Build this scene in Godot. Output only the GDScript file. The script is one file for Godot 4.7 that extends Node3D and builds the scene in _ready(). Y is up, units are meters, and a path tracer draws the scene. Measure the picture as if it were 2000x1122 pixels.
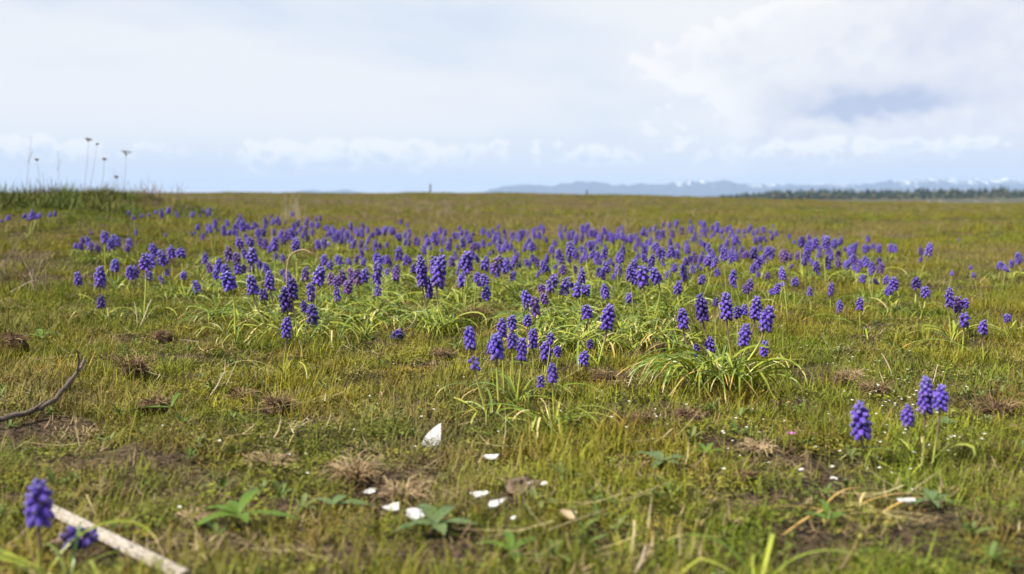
extends Node3D
# A spring meadow of grape hyacinths above a strait. Units are metres, the camera stands at the origin 0.32 m above the turf and looks along -z.

const F := 1944.0            # focal length in pixels of the 2000-pixel-wide photograph
const EYE := 0.32
const HORIZON := 388.0
const SEA := -15.0
var rng := RandomNumberGenerator.new()
var n_big := FastNoiseLite.new()
var n_mid := FastNoiseLite.new()
var n_fine := FastNoiseLite.new()
var n_patch := FastNoiseLite.new()
var n_tone := FastNoiseLite.new()
var pitch := atan((561.0 - HORIZON) / F)
var names := {}
var clear := []              # spots the turf leaves free: x, z, radius
var bare := []               # bare soil patches: x, z, radius
var M := {}
const CLODS := [[22, 690, 28, 1.0, 0, "large reddish root clod with straw rim by pointed leaf"], [317, 668, 18, 0.8, 0, "small reddish clod below the leaning dry stems"], [260, 735, 24, 0.9, 1, "straw-topped soil clod alone in the grass"], [300, 805, 26, 0.7, 0, "flat pinkish-brown clod with a green blade beside it"], [472, 790, 20, 0.8, 1, "reddish clod with upright straws near two long blades"], [540, 808, 24, 0.9, 1, "dark clod with drooping pale straws"], [935, 632, 22, 0.9, 1, "fibrous brown clod just left behind the loose clump"], [1005, 622, 16, 0.7, 0, "small rusty clod behind the loose clump's heads"], [793, 570, 12, 0.9, 0, "rusty clod between the giants and the slim group"], [1342, 828, 26, 0.7, 0, "dark brown crumbly clod below the leafy tussock"], [1290, 688, 16, 0.7, 0, "brown root mat between loose clump and tussock"], [1708, 778, 22, 0.7, 1, "straw-matted clod on mossy turf"], [1648, 752, 15, 0.6, 1, "low straw wisp clod beyond the straw-matted one"], [1457, 940, 17, 0.8, 0, "yellow-capped dark clod on brown turf"], [1022, 965, 32, 0.65, 0, "smooth grey-brown soil clod near white flakes"], [700, 950, 24, 0.8, 1, "dark earth clod under the pale straw tuft"], [1180, 745, 22, 0.5, 0, "flat brown thatch clod between the tussock and loose clump"], [1255, 830, 20, 0.7, 0, "dark rough clod left before the leafy tussock"], [1950, 812, 26, 0.6, 1, "reddish straw-matted clod beyond the four-stemmed clump"], [860, 700, 18, 0.5, 0, "dark crumbly bare clod in the turf before giants"]]

# ------------------------------------------------------------------ small helpers
class MB:
	var v := PackedVector3Array()
	var c := PackedColorArray()
	var i := PackedInt32Array()
	func vert(p: Vector3, col := Color.WHITE) -> int:
		v.append(p)
		c.append(col)
		return v.size() - 1
	func tri(a: int, b: int, d: int) -> void:
		i.append(a); i.append(b); i.append(d)
	func quad(a: int, b: int, d: int, e: int) -> void:
		tri(a, b, d)
		tri(a, d, e)
	func flat_tri(a: Vector3, b: Vector3, d: Vector3, col := Color.WHITE) -> void:
		tri(vert(a, col), vert(b, col), vert(d, col))
	func flat_quad(a: Vector3, b: Vector3, d: Vector3, e: Vector3, col := Color.WHITE) -> void:
		flat_tri(a, b, d, col)
		flat_tri(a, d, e, col)
	func arrays() -> Array:
		var n := PackedVector3Array()
		n.resize(v.size())
		for k in range(0, i.size(), 3):
			var a := v[i[k]]
			var x := (v[i[k + 2]] - a).cross(v[i[k + 1]] - a)
			n[i[k]] += x
			n[i[k + 1]] += x
			n[i[k + 2]] += x
		for k in n.size():
			n[k] = n[k].normalized() if n[k].length_squared() > 1e-24 else Vector3.UP
		var out := []
		out.resize(Mesh.ARRAY_MAX)
		out[Mesh.ARRAY_VERTEX] = v
		out[Mesh.ARRAY_NORMAL] = n
		out[Mesh.ARRAY_COLOR] = c
		out[Mesh.ARRAY_INDEX] = i
		return out
	func mesh(m: Material, into: ArrayMesh = null) -> ArrayMesh:
		var a := into if into else ArrayMesh.new()
		a.add_surface_from_arrays(Mesh.PRIMITIVE_TRIANGLES, arrays())
		a.surface_set_material(a.get_surface_count() - 1, m)
		return a
	# rings of a lathe about +Y: profile of (radius, height, colour), placed by t
	func lathe(profile: Array, sides: int, t := Transform3D.IDENTITY, wob := 0.0, seed_ := 0.0) -> void:
		var prev := []
		for q in profile:
			var ring := []
			for s in sides:
				var a := TAU * s / sides
				var r: float = q[0] * (1.0 + wob * sin(a * 3.0 + seed_ + q[1] * 7.0))
				ring.append(vert(t * Vector3(cos(a) * r, q[1], sin(a) * r), q[2]))
			if prev:
				for s in sides:
					var s2 := (s + 1) % sides
					quad(prev[s], ring[s], ring[s2], prev[s2])
			prev = ring
	# a tube along points; radii and colours by fraction
	func tube(pts: Array, r0: float, r1: float, sides: int, col: Callable, wob := 0.0) -> void:
		var prev := []
		var side := Vector3(1, 0, 0)
		for k in pts.size():
			var f := float(k) / (pts.size() - 1)
			var tan_: Vector3 = (pts[mini(k + 1, pts.size() - 1)] - pts[maxi(k - 1, 0)]).normalized()
			side = (side - tan_ * side.dot(tan_)).normalized()
			if side.length() < 0.5:
				side = tan_.cross(Vector3(0.3, 0.9, 0.2)).normalized()
			var up := tan_.cross(side)
			var r := lerpf(r0, r1, f)
			var ring := []
			for s in sides:
				var a := TAU * s / sides
				var rr := r * (1.0 + wob * sin(s * 2.4 + k * 1.7) + wob * 0.6 * sin(s * 5.1 - k * 0.9))
				ring.append(vert(pts[k] + (side * cos(a) + up * sin(a)) * rr, col.call(f)))
			if prev:
				for s in sides:
					var s2 := (s + 1) % sides
					quad(prev[s], ring[s], ring[s2], prev[s2])
			prev = ring
		# closed end
		var tip := vert(pts[-1], col.call(1.0))
		for s in sides:
			tri(prev[s], tip, prev[(s + 1) % sides])
	# a strip leaf: centre line, side vectors, half widths, channel depth
	func strip(pts: Array, sides: Array, half: Array, fold: float, cols: Array) -> void:
		var prev := []
		for k in pts.size():
			var tan_: Vector3 = (pts[mini(k + 1, pts.size() - 1)] - pts[maxi(k - 1, 0)]).normalized()
			var nrm: Vector3 = tan_.cross(sides[k]).normalized()
			if nrm.y < 0.0:
				nrm = -nrm
			var lift: Vector3 = nrm * half[k] * fold
			var row := [vert(pts[k] - sides[k] * half[k] + lift, cols[k]), vert(pts[k], cols[k]), vert(pts[k] + sides[k] * half[k] + lift, cols[k])]
			if prev:
				quad(prev[0], row[0], row[1], prev[1])
				quad(prev[1], row[1], row[2], prev[2])
			prev = row

func lin(r: float, g: float, b: float) -> Color:
	return Color(r, g, b).linear_to_srgb()

func numbered(called: String) -> String:
	names[called] = names.get(called, -1) + 1
	return called if names[called] == 0 else "%s_%03d" % [called, names[called]]

func tag(o: Node3D, label: String, category: String, group := "", kind := "") -> Node3D:
	if label: o.set_meta("label", label)
	if category: o.set_meta("category", category)
	if group: o.set_meta("group", group)
	if kind: o.set_meta("kind", kind)
	return o

func thing(called: String, at: Vector3, label: String, category: String, group := "") -> Node3D:
	var o := Node3D.new()
	o.name = numbered(called)
	add_child(o, true)
	o.position = at
	return tag(o, label, category, group)

func part(parent: Node3D, called: String, mesh: Mesh, t := Transform3D.IDENTITY, mat: Material = null) -> MeshInstance3D:
	var o := MeshInstance3D.new()
	o.name = called
	o.mesh = mesh
	if mat: o.material_override = mat
	parent.add_child(o, true)
	o.transform = t
	return o

func solo(called: String, mesh: Mesh, t: Transform3D, label: String, category: String, group := "", kind := "") -> MeshInstance3D:
	var o := MeshInstance3D.new()
	o.name = numbered(called)
	o.mesh = mesh
	add_child(o, true)
	o.transform = t
	tag(o, label, category, group, kind)
	return o

# pixels of the photograph -> a ray; then a point on the ground, or at a height above it
func ray(px: float, py: float) -> Vector3:
	return Vector3((px - 1000.0) / F, (561.0 - py) / F, -1.0).rotated(Vector3.RIGHT, -pitch)

func at_depth(px: float, py: float, d: float) -> Vector3:
	var r := ray(px, py)
	return Vector3(0, EYE, 0) + r * (d / -r.z)

func on_ground(px: float, py: float, above := 0.0) -> Vector3:
	var r := ray(px, py)
	r /= -r.z
	var lo := 0.4
	var hi := 0.4
	while hi < 95.0:
		hi *= 1.04
		var p := Vector3(0, EYE, 0) + r * hi
		if p.y - ground(p.x, p.z) < above:
			break
		lo = hi
	for k in 14:
		var m := (lo + hi) * 0.5
		var p := Vector3(0, EYE, 0) + r * m
		if p.y - ground(p.x, p.z) < above: hi = m
		else: lo = m
	return Vector3(0, EYE, 0) + r * hi

# height of the land in metres
func ground(x: float, z: float) -> float:
	var d := -z
	var side := x / maxf(d, 1.0)
	var h := smoothstep(7.0, 88.0, d) * lerpf(0.71, -0.16, smoothstep(-0.05, 0.5, side))   # the crest stands higher at one end
	# the weedy mound: broad rise, then a hump behind it
	h += 0.19 * smoothstep(3.0, 6.5, d) * smoothstep(-0.22, -0.44, side) * (1.0 - smoothstep(16.0, 40.0, d))
	h += 0.06 * smoothstep(3.5, 6.0, d) * smoothstep(0.1, -0.25, side) * (1.0 - smoothstep(16.0, 40.0, d))
	h += 0.15 * exp(-(pow((x + 3.4) / 0.9, 2.0) + pow((d - 9.2) / 1.3, 2.0)))
	h += 0.05 * n_big.get_noise_2d(x, z) * smoothstep(4.0, 14.0, d)
	h += smoothstep(25.0, 75.0, d) * (0.16 * n_big.get_noise_2d(x * 0.6 + 5.0, z * 0.3) + 0.07 * n_patch.get_noise_2d(x * 0.6, z * 0.2))
	if d < 30.0:
		h += 0.016 * n_mid.get_noise_2d(x, z) + 0.007 * n_fine.get_noise_2d(x, z)
	# the bluff: past the crest the land falls to the sea
	if d > 88.0:
		h -= 0.0035 * pow(d - 88.0, 2.0) + maxf(0.0, d - 104.0) * 0.7
	return maxf(h, SEA - 2.0)

func noise(freq: float, seed_: int, octaves := 3) -> FastNoiseLite:
	var n := FastNoiseLite.new()
	n.noise_type = FastNoiseLite.TYPE_SIMPLEX_SMOOTH
	n.frequency = freq
	n.seed = seed_
	n.fractal_octaves = octaves
	return n

func noise_tex(freq: float, seed_: int, ramp: Array, size := 512, octaves := 5) -> NoiseTexture2D:
	var t := NoiseTexture2D.new()
	t.width = size
	t.height = size
	t.seamless = true
	t.noise = noise(freq, seed_, octaves)
	if ramp:
		var g := Gradient.new()
		g.offsets = PackedFloat32Array(ramp.map(func(q): return q[0]))
		g.colors = PackedColorArray(ramp.map(func(q): return q[1]))
		t.color_ramp = g
	return t

func mat(called: String, rough: float, back := Color.BLACK, spec := 0.5) -> StandardMaterial3D:
	var m := StandardMaterial3D.new()
	m.resource_name = called
	m.vertex_color_use_as_albedo = true
	m.roughness = rough
	m.metallic_specular = spec
	m.cull_mode = BaseMaterial3D.CULL_DISABLED
	if back != Color.BLACK:
		m.backlight_enabled = true
		m.backlight = back
	M[called] = m
	return m

# ------------------------------------------------------------------ sky
func paint_sky() -> ImageTexture:
	# one formula for every direction; the panorama is computed coarsely all round and finely where detail can be told apart
	for k in 4: sky_n.append(noise([1.6, 3.2, 9.0, 0.9][k], 11 + k, [5, 5, 5, 2][k]))
	var w := 1024
	var h := 512
	var px := PackedFloat32Array()
	px.resize(w * h * 3)
	for y in h:
		var el := (0.5 - (y + 0.5) / h) * PI
		for x in w:
			var c := sky_color((x + 0.5) / w * TAU, el) if el > 0.0 else Vector3(0.62, 0.68, 0.78)
			var o := (y * w + x) * 3
			px[o] = c.x; px[o + 1] = c.y; px[o + 2] = c.z
	var im := Image.create_from_data(w, h, false, Image.FORMAT_RGBF, px.to_byte_array())
	w = 4096
	h = 2048
	im.resize(w, h, Image.INTERPOLATE_BILINEAR)
	for y in range(h / 2 - 190, h / 2):
		var el := (0.5 - (y + 0.5) / h) * PI
		for x in range(-420, 420):
			var c := sky_color((x + 0.5) / w * TAU, el)
			im.set_pixel((x + w) % w, y, Color(c.x, c.y, c.z))
	return ImageTexture.create_from_image(im)

var sky_n := []

func sky_color(az: float, el: float) -> Vector3:
	if az > PI: az -= TAU
	var sy := HORIZON - rad_to_deg(el) * 33.93
	var sx := 1000.0 + rad_to_deg(az) * 33.93
	var se := sin(el)
	var dx := sin(az) * cos(el)
	var dz := -cos(az) * cos(el)
	# thin streaked veil over pale blue
	var n1: float = sky_n[0].get_noise_3d(dx * 0.9 + se * 1.5, se * 4.5, dz * 0.9)
	var n2: float = sky_n[1].get_noise_3d(dx, se * 3.0, dz)
	var l1: float = sky_n[2].get_noise_3d(dx, se * 1.4, dz)
	var l2: float = sky_n[2].get_noise_3d(dx * 2.6 + 4.0, se * 3.6, dz * 2.6)
	var l3: float = sky_n[2].get_noise_3d(dx * 5.3 + 9.0, se * 7.0, dz * 5.3)
	var veil := clampf(0.60 + 0.95 * n1 + 0.45 * n2 + 0.30 * exp(-pow((sy - 190.0) / 110.0, 2.0)), 0.0, 1.0)
	veil = veil * veil * (3.0 - 2.0 * veil)
	var c := Vector3(0.63, 0.715, 0.855).lerp(Vector3(0.845, 0.86, 0.88), veil)
	# bluer air low over the horizon
	c = c.lerp(Vector3(0.745, 0.80, 0.865), smoothstep(250.0, 310.0, sy) * 0.5)
	c = c.lerp(Vector3(0.93, 0.945, 0.96), smoothstep(325.0, 375.0, sy) * 0.85)
	# cumulus banks: a soft large field; one bank stands on the right of the view
	var field: float = sky_n[3].get_noise_3d(dx + 3.7, se * 2.0, dz) * 0.55 - 0.42
	var edge := (sx - 1190.0) * 0.33 + (sy - 118.0)
	var in_bank := -1.0
	if az > -0.1 and az < 0.95:
		in_bank = clampf(edge / 130.0, -1.0, 1.0) - smoothstep(1300.0, 1050.0, sx) * 0.9
		in_bank -= smoothstep(110.0, 210.0, sy) * smoothstep(1600.0, 1350.0, sx)
		in_bank = lerpf(in_bank, -1.0, smoothstep(0.5, 0.95, az))
	var puff := 0.16 * l1 + 0.30 * l2 + 0.26 * l3
	var bank := maxf(field, in_bank) + puff
	var m := smoothstep(0.0, 0.07, bank) * (1.0 - 0.75 * smoothstep(240.0, 330.0, sy))
	if m > 0.0:
		var rim := 1.0 - smoothstep(0.02, 0.62, maxf(field, in_bank) - 0.5 * puff)
		var body := clampf(0.62 + 0.8 * n2 + 0.5 * l1 + 0.6 * l2 + 0.3 * l3, 0.0, 1.0)
		c = c.lerp(Vector3(0.70, 0.725, 0.83).lerp(Vector3(0.84, 0.848, 0.878), body).lerp(Vector3(0.93, 0.93, 0.925), rim), m)
	# rows of small cumulus low round the horizon, bright lumpy tops and blue-grey feet
	var shape := 0.5 * l1 + 1.1 * l2 + 1.0 * l3
	var row := exp(-pow((sy - 300.0) / 26.0, 2.0)) * (0.75 + 1.4 * n2 + shape) - 0.42
	row = maxf(row, exp(-pow((sy - 312.0) / 38.0, 2.0) - pow((sx - 600.0) / 105.0, 2.0)) * (1.05 + shape) - 0.42)
	row = maxf(row, exp(-pow((sy - 322.0) / 20.0, 2.0) - pow((sx - 832.0) / 42.0, 2.0)) * (1.05 + shape) - 0.42)
	var mr := smoothstep(0.0, 0.10, row)
	var under := clampf((sy - 303.0) / 30.0 + 1.6 * l2 + 1.2 * l3, 0.0, 1.0) * smoothstep(0.05, 0.25, row) * 0.75
	c = c.lerp(Vector3(0.955, 0.955, 0.95).lerp(Vector3(0.63, 0.725, 0.84), under), mr * 0.95)
	# grey-blue cloud base below the bank
	var by := (sy - 222.0 + 30.0 * l2 + 10.0 * l3) / (20.0 if sy > 222.0 else 30.0)
	var bx := (sx - 1650.0 + 60.0 * l1) / 115.0
	c = c.lerp(Vector3(0.46, 0.53, 0.72), minf(0.9, exp(-by * by - bx * bx) * 1.35))
	return c

# ------------------------------------------------------------------ plant meshes
const PETAL := Color(0.074, 0.042, 0.285)
const MOUTH := Color(0.46, 0.44, 0.70)
const SPENT := Color(0.17, 0.12, 0.20)

func floret_into(b: MB, t: Transform3D, sides: int, tone := 1.0, bud := false, spent := 0.0) -> void:
	# a small urn along +Y of length 1 and greatest diameter 0.8, mouth pinched and pale
	var p := Color(PETAL.r * tone * (1.0 + 0.45 * (tone - 1.0)), PETAL.g * tone, PETAL.b * tone).lerp(SPENT, spent)
	if bud: p = p.lerp(Color(0.17, 0.16, 0.44), 0.4)
	var q := p.lerp(MOUTH, 0.4 if bud else 0.65)
	var prof := [[0.06, 0.0, p], [0.30, 0.14, p], [0.405, 0.42, p], [0.36, 0.70, p], [0.20, 0.91, p], [0.22, 1.0, q], [0.07, 0.95, p * 0.5]]
	if sides < 7:
		prof = [[0.08, 0.0, p], [0.36, 0.22, p], [0.40, 0.55, p], [0.21, 0.9, p], [0.20, 1.0, q], [0.0, 0.97, p]]
	b.lathe(prof, sides, t)

func head_layout(length: float, radius: float, sparse := 0.0, droop := 0.0, old := 0.0, blunt := 0.56) -> Array:
	# [transform, tone, bud] of each floret on an axis that runs up +Y from 0 to length
	var out := []
	var rows := maxf(3.0, length / (radius * 0.56))
	var n := int(rows * 5.4 * (1.0 - sparse))
	for k in n:
		var t := (k + 0.5) / n
		var s := lerpf(1.0, blunt, smoothstep(0.5, 1.0, t)) * rng.randf_range(0.86, 1.12)
		var a := k * 2.39996 + rng.randf_range(-0.22, 0.22)
		var el := lerpf(-0.75, 0.95, pow(t, 1.6)) + rng.randf_range(-0.18, 0.18) - droop
		var dir := Vector3(cos(a) * cos(el), sin(el), sin(a) * cos(el))
		var fl := radius * 0.84 * s
		var y := length * (0.12 + 0.76 * t) + (0.0 if el > 0.0 else radius * 0.1)
		var root := Vector3(cos(a), 0, sin(a)) * radius * lerpf(0.24, 0.08, t) + Vector3(0, y, 0)
		var x := dir.cross(Vector3(0.31, 0.2, 0.9)).normalized()
		var z := x.cross(dir).normalized()
		var wide := fl * rng.randf_range(0.84, 1.0)
		out.append([Transform3D(Basis(x * wide, dir * fl, z * wide), root), rng.randf_range(0.72, 1.28), t > 0.80, rng.randf_range(0.3, 0.9) if t < old and rng.randf() < 0.6 else 0.0])
	return out

func head_mesh(length: float, radius: float, sides: int, sparse := 0.0, droop := 0.0, old := 0.0, blunt := 0.56) -> ArrayMesh:
	var b := MB.new()
	for q in head_layout(length, radius, sparse, droop, old, blunt):
		floret_into(b, q[0], sides, q[1], q[2], q[3])
	return b.mesh(M.petal)

func leaf_mesh(kind: int) -> ArrayMesh:
	# an arching, channelled strap leaf that starts at the origin and leans to +X
	var b := MB.new()
	var steps := 11
	var length := rng.randf_range(0.12, 0.20)
	var th := rng.randf_range(0.8, 1.38)
	var end := rng.randf_range(-1.2, -0.5)
	var yaw := 0.0
	var bend := rng.randf_range(-1.0, 1.0)
	var curl := 0.0
	if kind == 1:
		curl = rng.randf_range(2.0, 4.0) * (1.0 if rng.randf() < 0.5 else -1.0)
	var p := Vector3.ZERO
	var pts := []
	var sides := []
	var half := []
	var cols := []
	var g := Color(0.075, 0.135, 0.016).lerp(Color(0.26, 0.285, 0.032), rng.randf())
	var tipc := Color(0.42, 0.27, 0.07) if rng.randf() < 0.5 else Color(0.45, 0.38, 0.16)
	var dry := rng.randf_range(0.0, 0.3) if kind < 2 else 1.0
	var kink := rng.randf_range(0.4, 0.75)
	var sharp := rng.randf() < 0.35
	var w0 := rng.randf_range(0.0013, 0.0023)
	for k in steps:
		var f := float(k) / (steps - 1)
		var a := lerpf(th, end, pow(f, 1.25))
		if sharp and f > kink:
			a -= 0.9
		var heading := yaw + bend * f + curl * maxf(0.0, f - 0.55)
		var fw := Vector3(cos(heading) * cos(a), sin(a), sin(heading) * cos(a))
		if k > 0:
			p += fw * length / (steps - 1)
			if p.y < 0.006:
				p.y = 0.006 + 0.002 * sin(k)
		pts.append(p)
		var tw := curl * 0.5 * f + 0.4 * bend * f
		var s := Vector3(-sin(heading), 0, cos(heading))
		sides.append(s.rotated(fw.normalized(), tw).normalized())
		half.append(w0 * (lerpf(0.75, 1.0, minf(1.0, f * 4.0))) * sqrt(maxf(0.02, 1.0 - pow(f, 3.0))))
		var c := g
		if f > 1.0 - dry:
			c = tipc
		cols.append(c)
	b.strip(pts, sides, half, 0.45, cols)
	return b.mesh(M.leaf)

func merged_leaves(count: int, leaves: Array, spread: float) -> ArrayMesh:
	var st := SurfaceTool.new()
	for k in count:
		var a := rng.randf() * TAU
		var t := Transform3D(Basis(Vector3.UP, a).scaled(Vector3.ONE * rng.randf_range(0.7, 1.1)), Vector3(cos(a), 0, -sin(a)) * rng.randf() * spread)
		st.append_from(leaves[rng.randi() % leaves.size()], 0, t)
	var m := st.commit()
	m.surface_set_material(0, M.leaf)
	return m

func blade_into(b: MB, at: Vector3, length: float, width: float, lean: float, az: float, bend: float, col: Color, tip: Color, segs := 3) -> void:
	var fw := Vector3(cos(az), 0, sin(az))
	var s := Vector3(-sin(az), 0, cos(az))
	var a0 := 0
	var b0 := 0
	var p := at
	for k in segs + 1:
		var f := float(k) / segs
		var a := lean + bend * f
		if k > 0:
			p += (fw * sin(a) + Vector3.UP * cos(a)) * length / segs
			p.y = maxf(p.y, 0.001)
		var hw := width * 0.5 * (1.0 - 0.85 * f * f)
		var c := col if f < 0.7 else tip
		if k == segs:
			var t := b.vert(p, c)
			b.tri(a0, t, b0)
		else:
			var a1 := b.vert(p - s * hw, c)
			var b1 := b.vert(p + s * hw, c)
			if k > 0:
				b.quad(a0, a1, b1, b0)
			a0 = a1
			b0 = b1

func grass_tuft(blades: int, radius: float, lmin: float, lmax: float, wide: float, flop: float, straw: float) -> ArrayMesh:
	# colours are multipliers on each copy's own colour
	var b := MB.new()
	for k in blades:
		var a := rng.randf() * TAU
		var r := sqrt(rng.randf()) * radius
		var v := rng.randf_range(0.55, 1.45)
		var c := Color(v * rng.randf_range(0.8, 1.25), v, v * rng.randf_range(0.7, 1.2))
		var tip := c
		if rng.randf() < 0.35:
			tip = Color(c.r * 1.9, c.g * 0.95, c.b * 1.1)
		if rng.randf() < straw:
			c = Color(2.3, 1.55, 3.0) * rng.randf_range(0.7, 1.2)
			tip = c
		blade_into(b, Vector3(cos(a) * r, -0.004, sin(a) * r), rng.randf_range(lmin, lmax), wide * rng.randf_range(0.7, 1.3), rng.randf_range(0.0, flop), rng.randf() * TAU, rng.randf_range(0.1, 1.3), c, tip)
	return b.mesh(M.grass)

func litter_mesh(count: int, radius: float, lmin: float, lmax: float) -> ArrayMesh:
	var b := MB.new()
	for k in count:
		var a := rng.randf() * TAU
		var r := sqrt(rng.randf()) * radius
		var v := rng.randf_range(0.5, 1.4)
		var c := Color(v, v * rng.randf_range(0.93, 1.06), v * rng.randf_range(0.75, 1.05))
		blade_into(b, Vector3(cos(a) * r, rng.randf_range(0.0, 0.012), sin(a) * r), rng.randf_range(lmin, lmax), rng.randf_range(0.0008, 0.0019), rng.randf_range(1.1, 1.7), rng.randf() * TAU, rng.randf_range(-1.2, 1.0), c, c)
	return b.mesh(M.litter)

func moss_mesh(count: int, radius: float) -> ArrayMesh:
	# low leaflets of clover, moss and chickweed
	var b := MB.new()
	for k in count:
		var a := rng.randf() * TAU
		var r := sqrt(rng.randf()) * radius
		var v := rng.randf_range(0.6, 1.4)
		var c := Color(v * rng.randf_range(0.8, 1.3), v, v)
		var at := Vector3(cos(a) * r, rng.randf_range(0.002, 0.013), sin(a) * r)
		var bas := Basis(Vector3(rng.randf_range(-1, 1), rng.randf_range(-0.3, 0.3), rng.randf_range(-1, 1)).normalized(), rng.randf_range(-0.9, 0.9)) * Basis(Vector3.UP, rng.randf() * TAU)
		var l := rng.randf_range(0.0015, 0.004)
		var w := l * rng.randf_range(0.3, 0.55)
		b.flat_quad(at + bas * Vector3(-l, 0, 0), at + bas * Vector3(-l * 0.1, l * 0.2, w), at + bas * Vector3(l, 0, 0), at + bas * Vector3(-l * 0.1, l * 0.2, -w), c)
	return b.mesh(M.grass)

func multi(called: String, mesh: Mesh, buf: PackedFloat32Array, label: String, category: String) -> MultiMeshInstance3D:
	var mm := MultiMesh.new()
	mm.transform_format = MultiMesh.TRANSFORM_3D
	mm.use_colors = true
	mm.mesh = mesh
	mm.instance_count = buf.size() / 16
	mm.buffer = buf
	var o := MultiMeshInstance3D.new()
	o.name = numbered(called)
	o.multimesh = mm
	add_child(o, true)
	tag(o, label, category, "", "stuff")
	return o

func put(buf: PackedFloat32Array, p: Vector3, yaw: float, s: float, sy: float, c: Color, tx := 0.0, tz := 0.0) -> void:
	var ca := cos(yaw) * s
	var sa := sin(yaw) * s
	buf.append_array(PackedFloat32Array([ca, tx, sa, p.x, 0.0, sy, 0.0, p.y, -sa, tz, ca, p.z, c.r, c.g, c.b, 1.0]))

func is_bare(x: float, z: float) -> float:
	var m := 0.0
	for q in bare:
		if absf(x - q[0]) > q[2] * 2.0 or absf(z - q[1]) > q[2] * 2.0: continue
		var d: float = Vector2(x - q[0], z - q[1]).length() / q[2]
		m = maxf(m, 1.0 - smoothstep(0.55, 1.25, d + 0.5 * n_tone.get_noise_2d(x * 3.0, z * 3.0)))
	return m

# ------------------------------------------------------------------ scene
func _ready() -> void:
	rng.seed = 20240411
	n_big = noise(0.22, 1, 2)
	n_mid = noise(2.6, 2, 3)
	n_fine = noise(14.0, 3, 3)
	n_patch = noise(1.1, 4, 3)
	n_tone = noise(3.5, 5, 3)
	# --- camera
	var cam := Camera3D.new()
	cam.name = "camera"
	var lens := CameraAttributesPhysical.new()
	lens.frustum_focal_length = 12.0 / (561.0 / F)
	lens.frustum_focus_distance = 1.85
	lens.exposure_aperture = 5.9
	lens.frustum_near = 0.05
	lens.frustum_far = 90000.0
	cam.attributes = lens
	add_child(cam)
	cam.position = Vector3(0, EYE, 0)
	cam.rotation = Vector3(-pitch, 0, 0)
	cam.fov = rad_to_deg(2.0 * atan(561.0 / F))
	cam.near = 0.05
	cam.far = 90000.0
	cam.current = true
	# --- sky, air, exposure
	var env := Environment.new()
	env.background_mode = Environment.BG_SKY
	var sky := Sky.new()
	var pano := PanoramaSkyMaterial.new()
	pano.panorama = paint_sky()
	sky.sky_material = pano
	env.sky = sky
	env.tonemap_mode = Environment.TONE_MAPPER_LINEAR
	env.tonemap_exposure = 2.0
	env.background_energy_multiplier = 0.54
	env.sdfgi_enabled = true
	env.ssao_enabled = true
	env.ssil_enabled = true
	env.fog_enabled = true
	env.fog_density = 0.000037
	env.fog_light_color = Color(0.71, 0.83, 1.0)
	var we := WorldEnvironment.new()
	we.name = "world_environment"
	we.environment = env
	add_child(we)
	# --- sun: high, from the left and a little behind the camera
	var sun := DirectionalLight3D.new()
	sun.name = "sun"
	sun.light_energy = 1.6
	sun.light_angular_distance = 0.6
	sun.light_color = Color(1.0, 0.965, 0.90)
	sun.shadow_enabled = true
	add_child(sun)
	var to_sun := Vector3(-0.80, 1.05, 0.42).normalized()
	sun.look_at_from_position(to_sun * 10.0, Vector3.ZERO, Vector3.UP)

	make_materials()
	for q in [[55, 850, 0.11], [735, 955, 0.055], [795, 995, 0.05], [1640, 945, 0.06], [850, 715, 0.05], [1560, 1050, 0.045], [1345, 820, 0.05], [540, 800, 0.04], [1760, 1060, 0.045], [900, 1080, 0.06], [1490, 975, 0.035], [620, 1110, 0.06], [310, 790, 0.04], [1560, 800, 0.05], [1850, 1010, 0.035], [270, 900, 0.06]]:
		var p := on_ground(q[0], q[1])
		bare.append([p.x, p.z, q[2]])
	for q in CLODS:
		var p := on_ground(q[0], q[1])
		clear.append([p.x, p.z + 0.012, q[2] * 1.25 / F * -p.z])
	for q in [[843, 875, 12], [957, 915, 20], [935, 990, 19], [968, 1008, 18], [766, 1016, 18], [814, 1029, 20], [725, 984, 14], [1768, 1003, 21], [1113, 1033, 18], [150, 1025, 16], [200, 1048, 16], [250, 1072, 16], [300, 1096, 16], [468, 1035, 26], [852, 1052, 28], [1749, 922, 14], [1722, 905, 12], [1800, 935, 16], [-30, 862, 22], [20, 845, 22], [60, 830, 22], [95, 815, 22], [125, 795, 16]]:
		var p := on_ground(q[0], q[1])
		clear.append([p.x, p.z, q[2] * 1.1 / F * -p.z])
	for k in 40:
		var d := rng.randf_range(0.7, 2.6)
		bare.append([rng.randf_range(-1, 1) * (0.2 + d * 0.53), -d, rng.randf_range(0.014, 0.04)])
	build_ground()
	build_distance()
	build_turf()
	build_field_plants()
	build_flowers()
	build_leaf_tufts()
	build_small_things()

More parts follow.
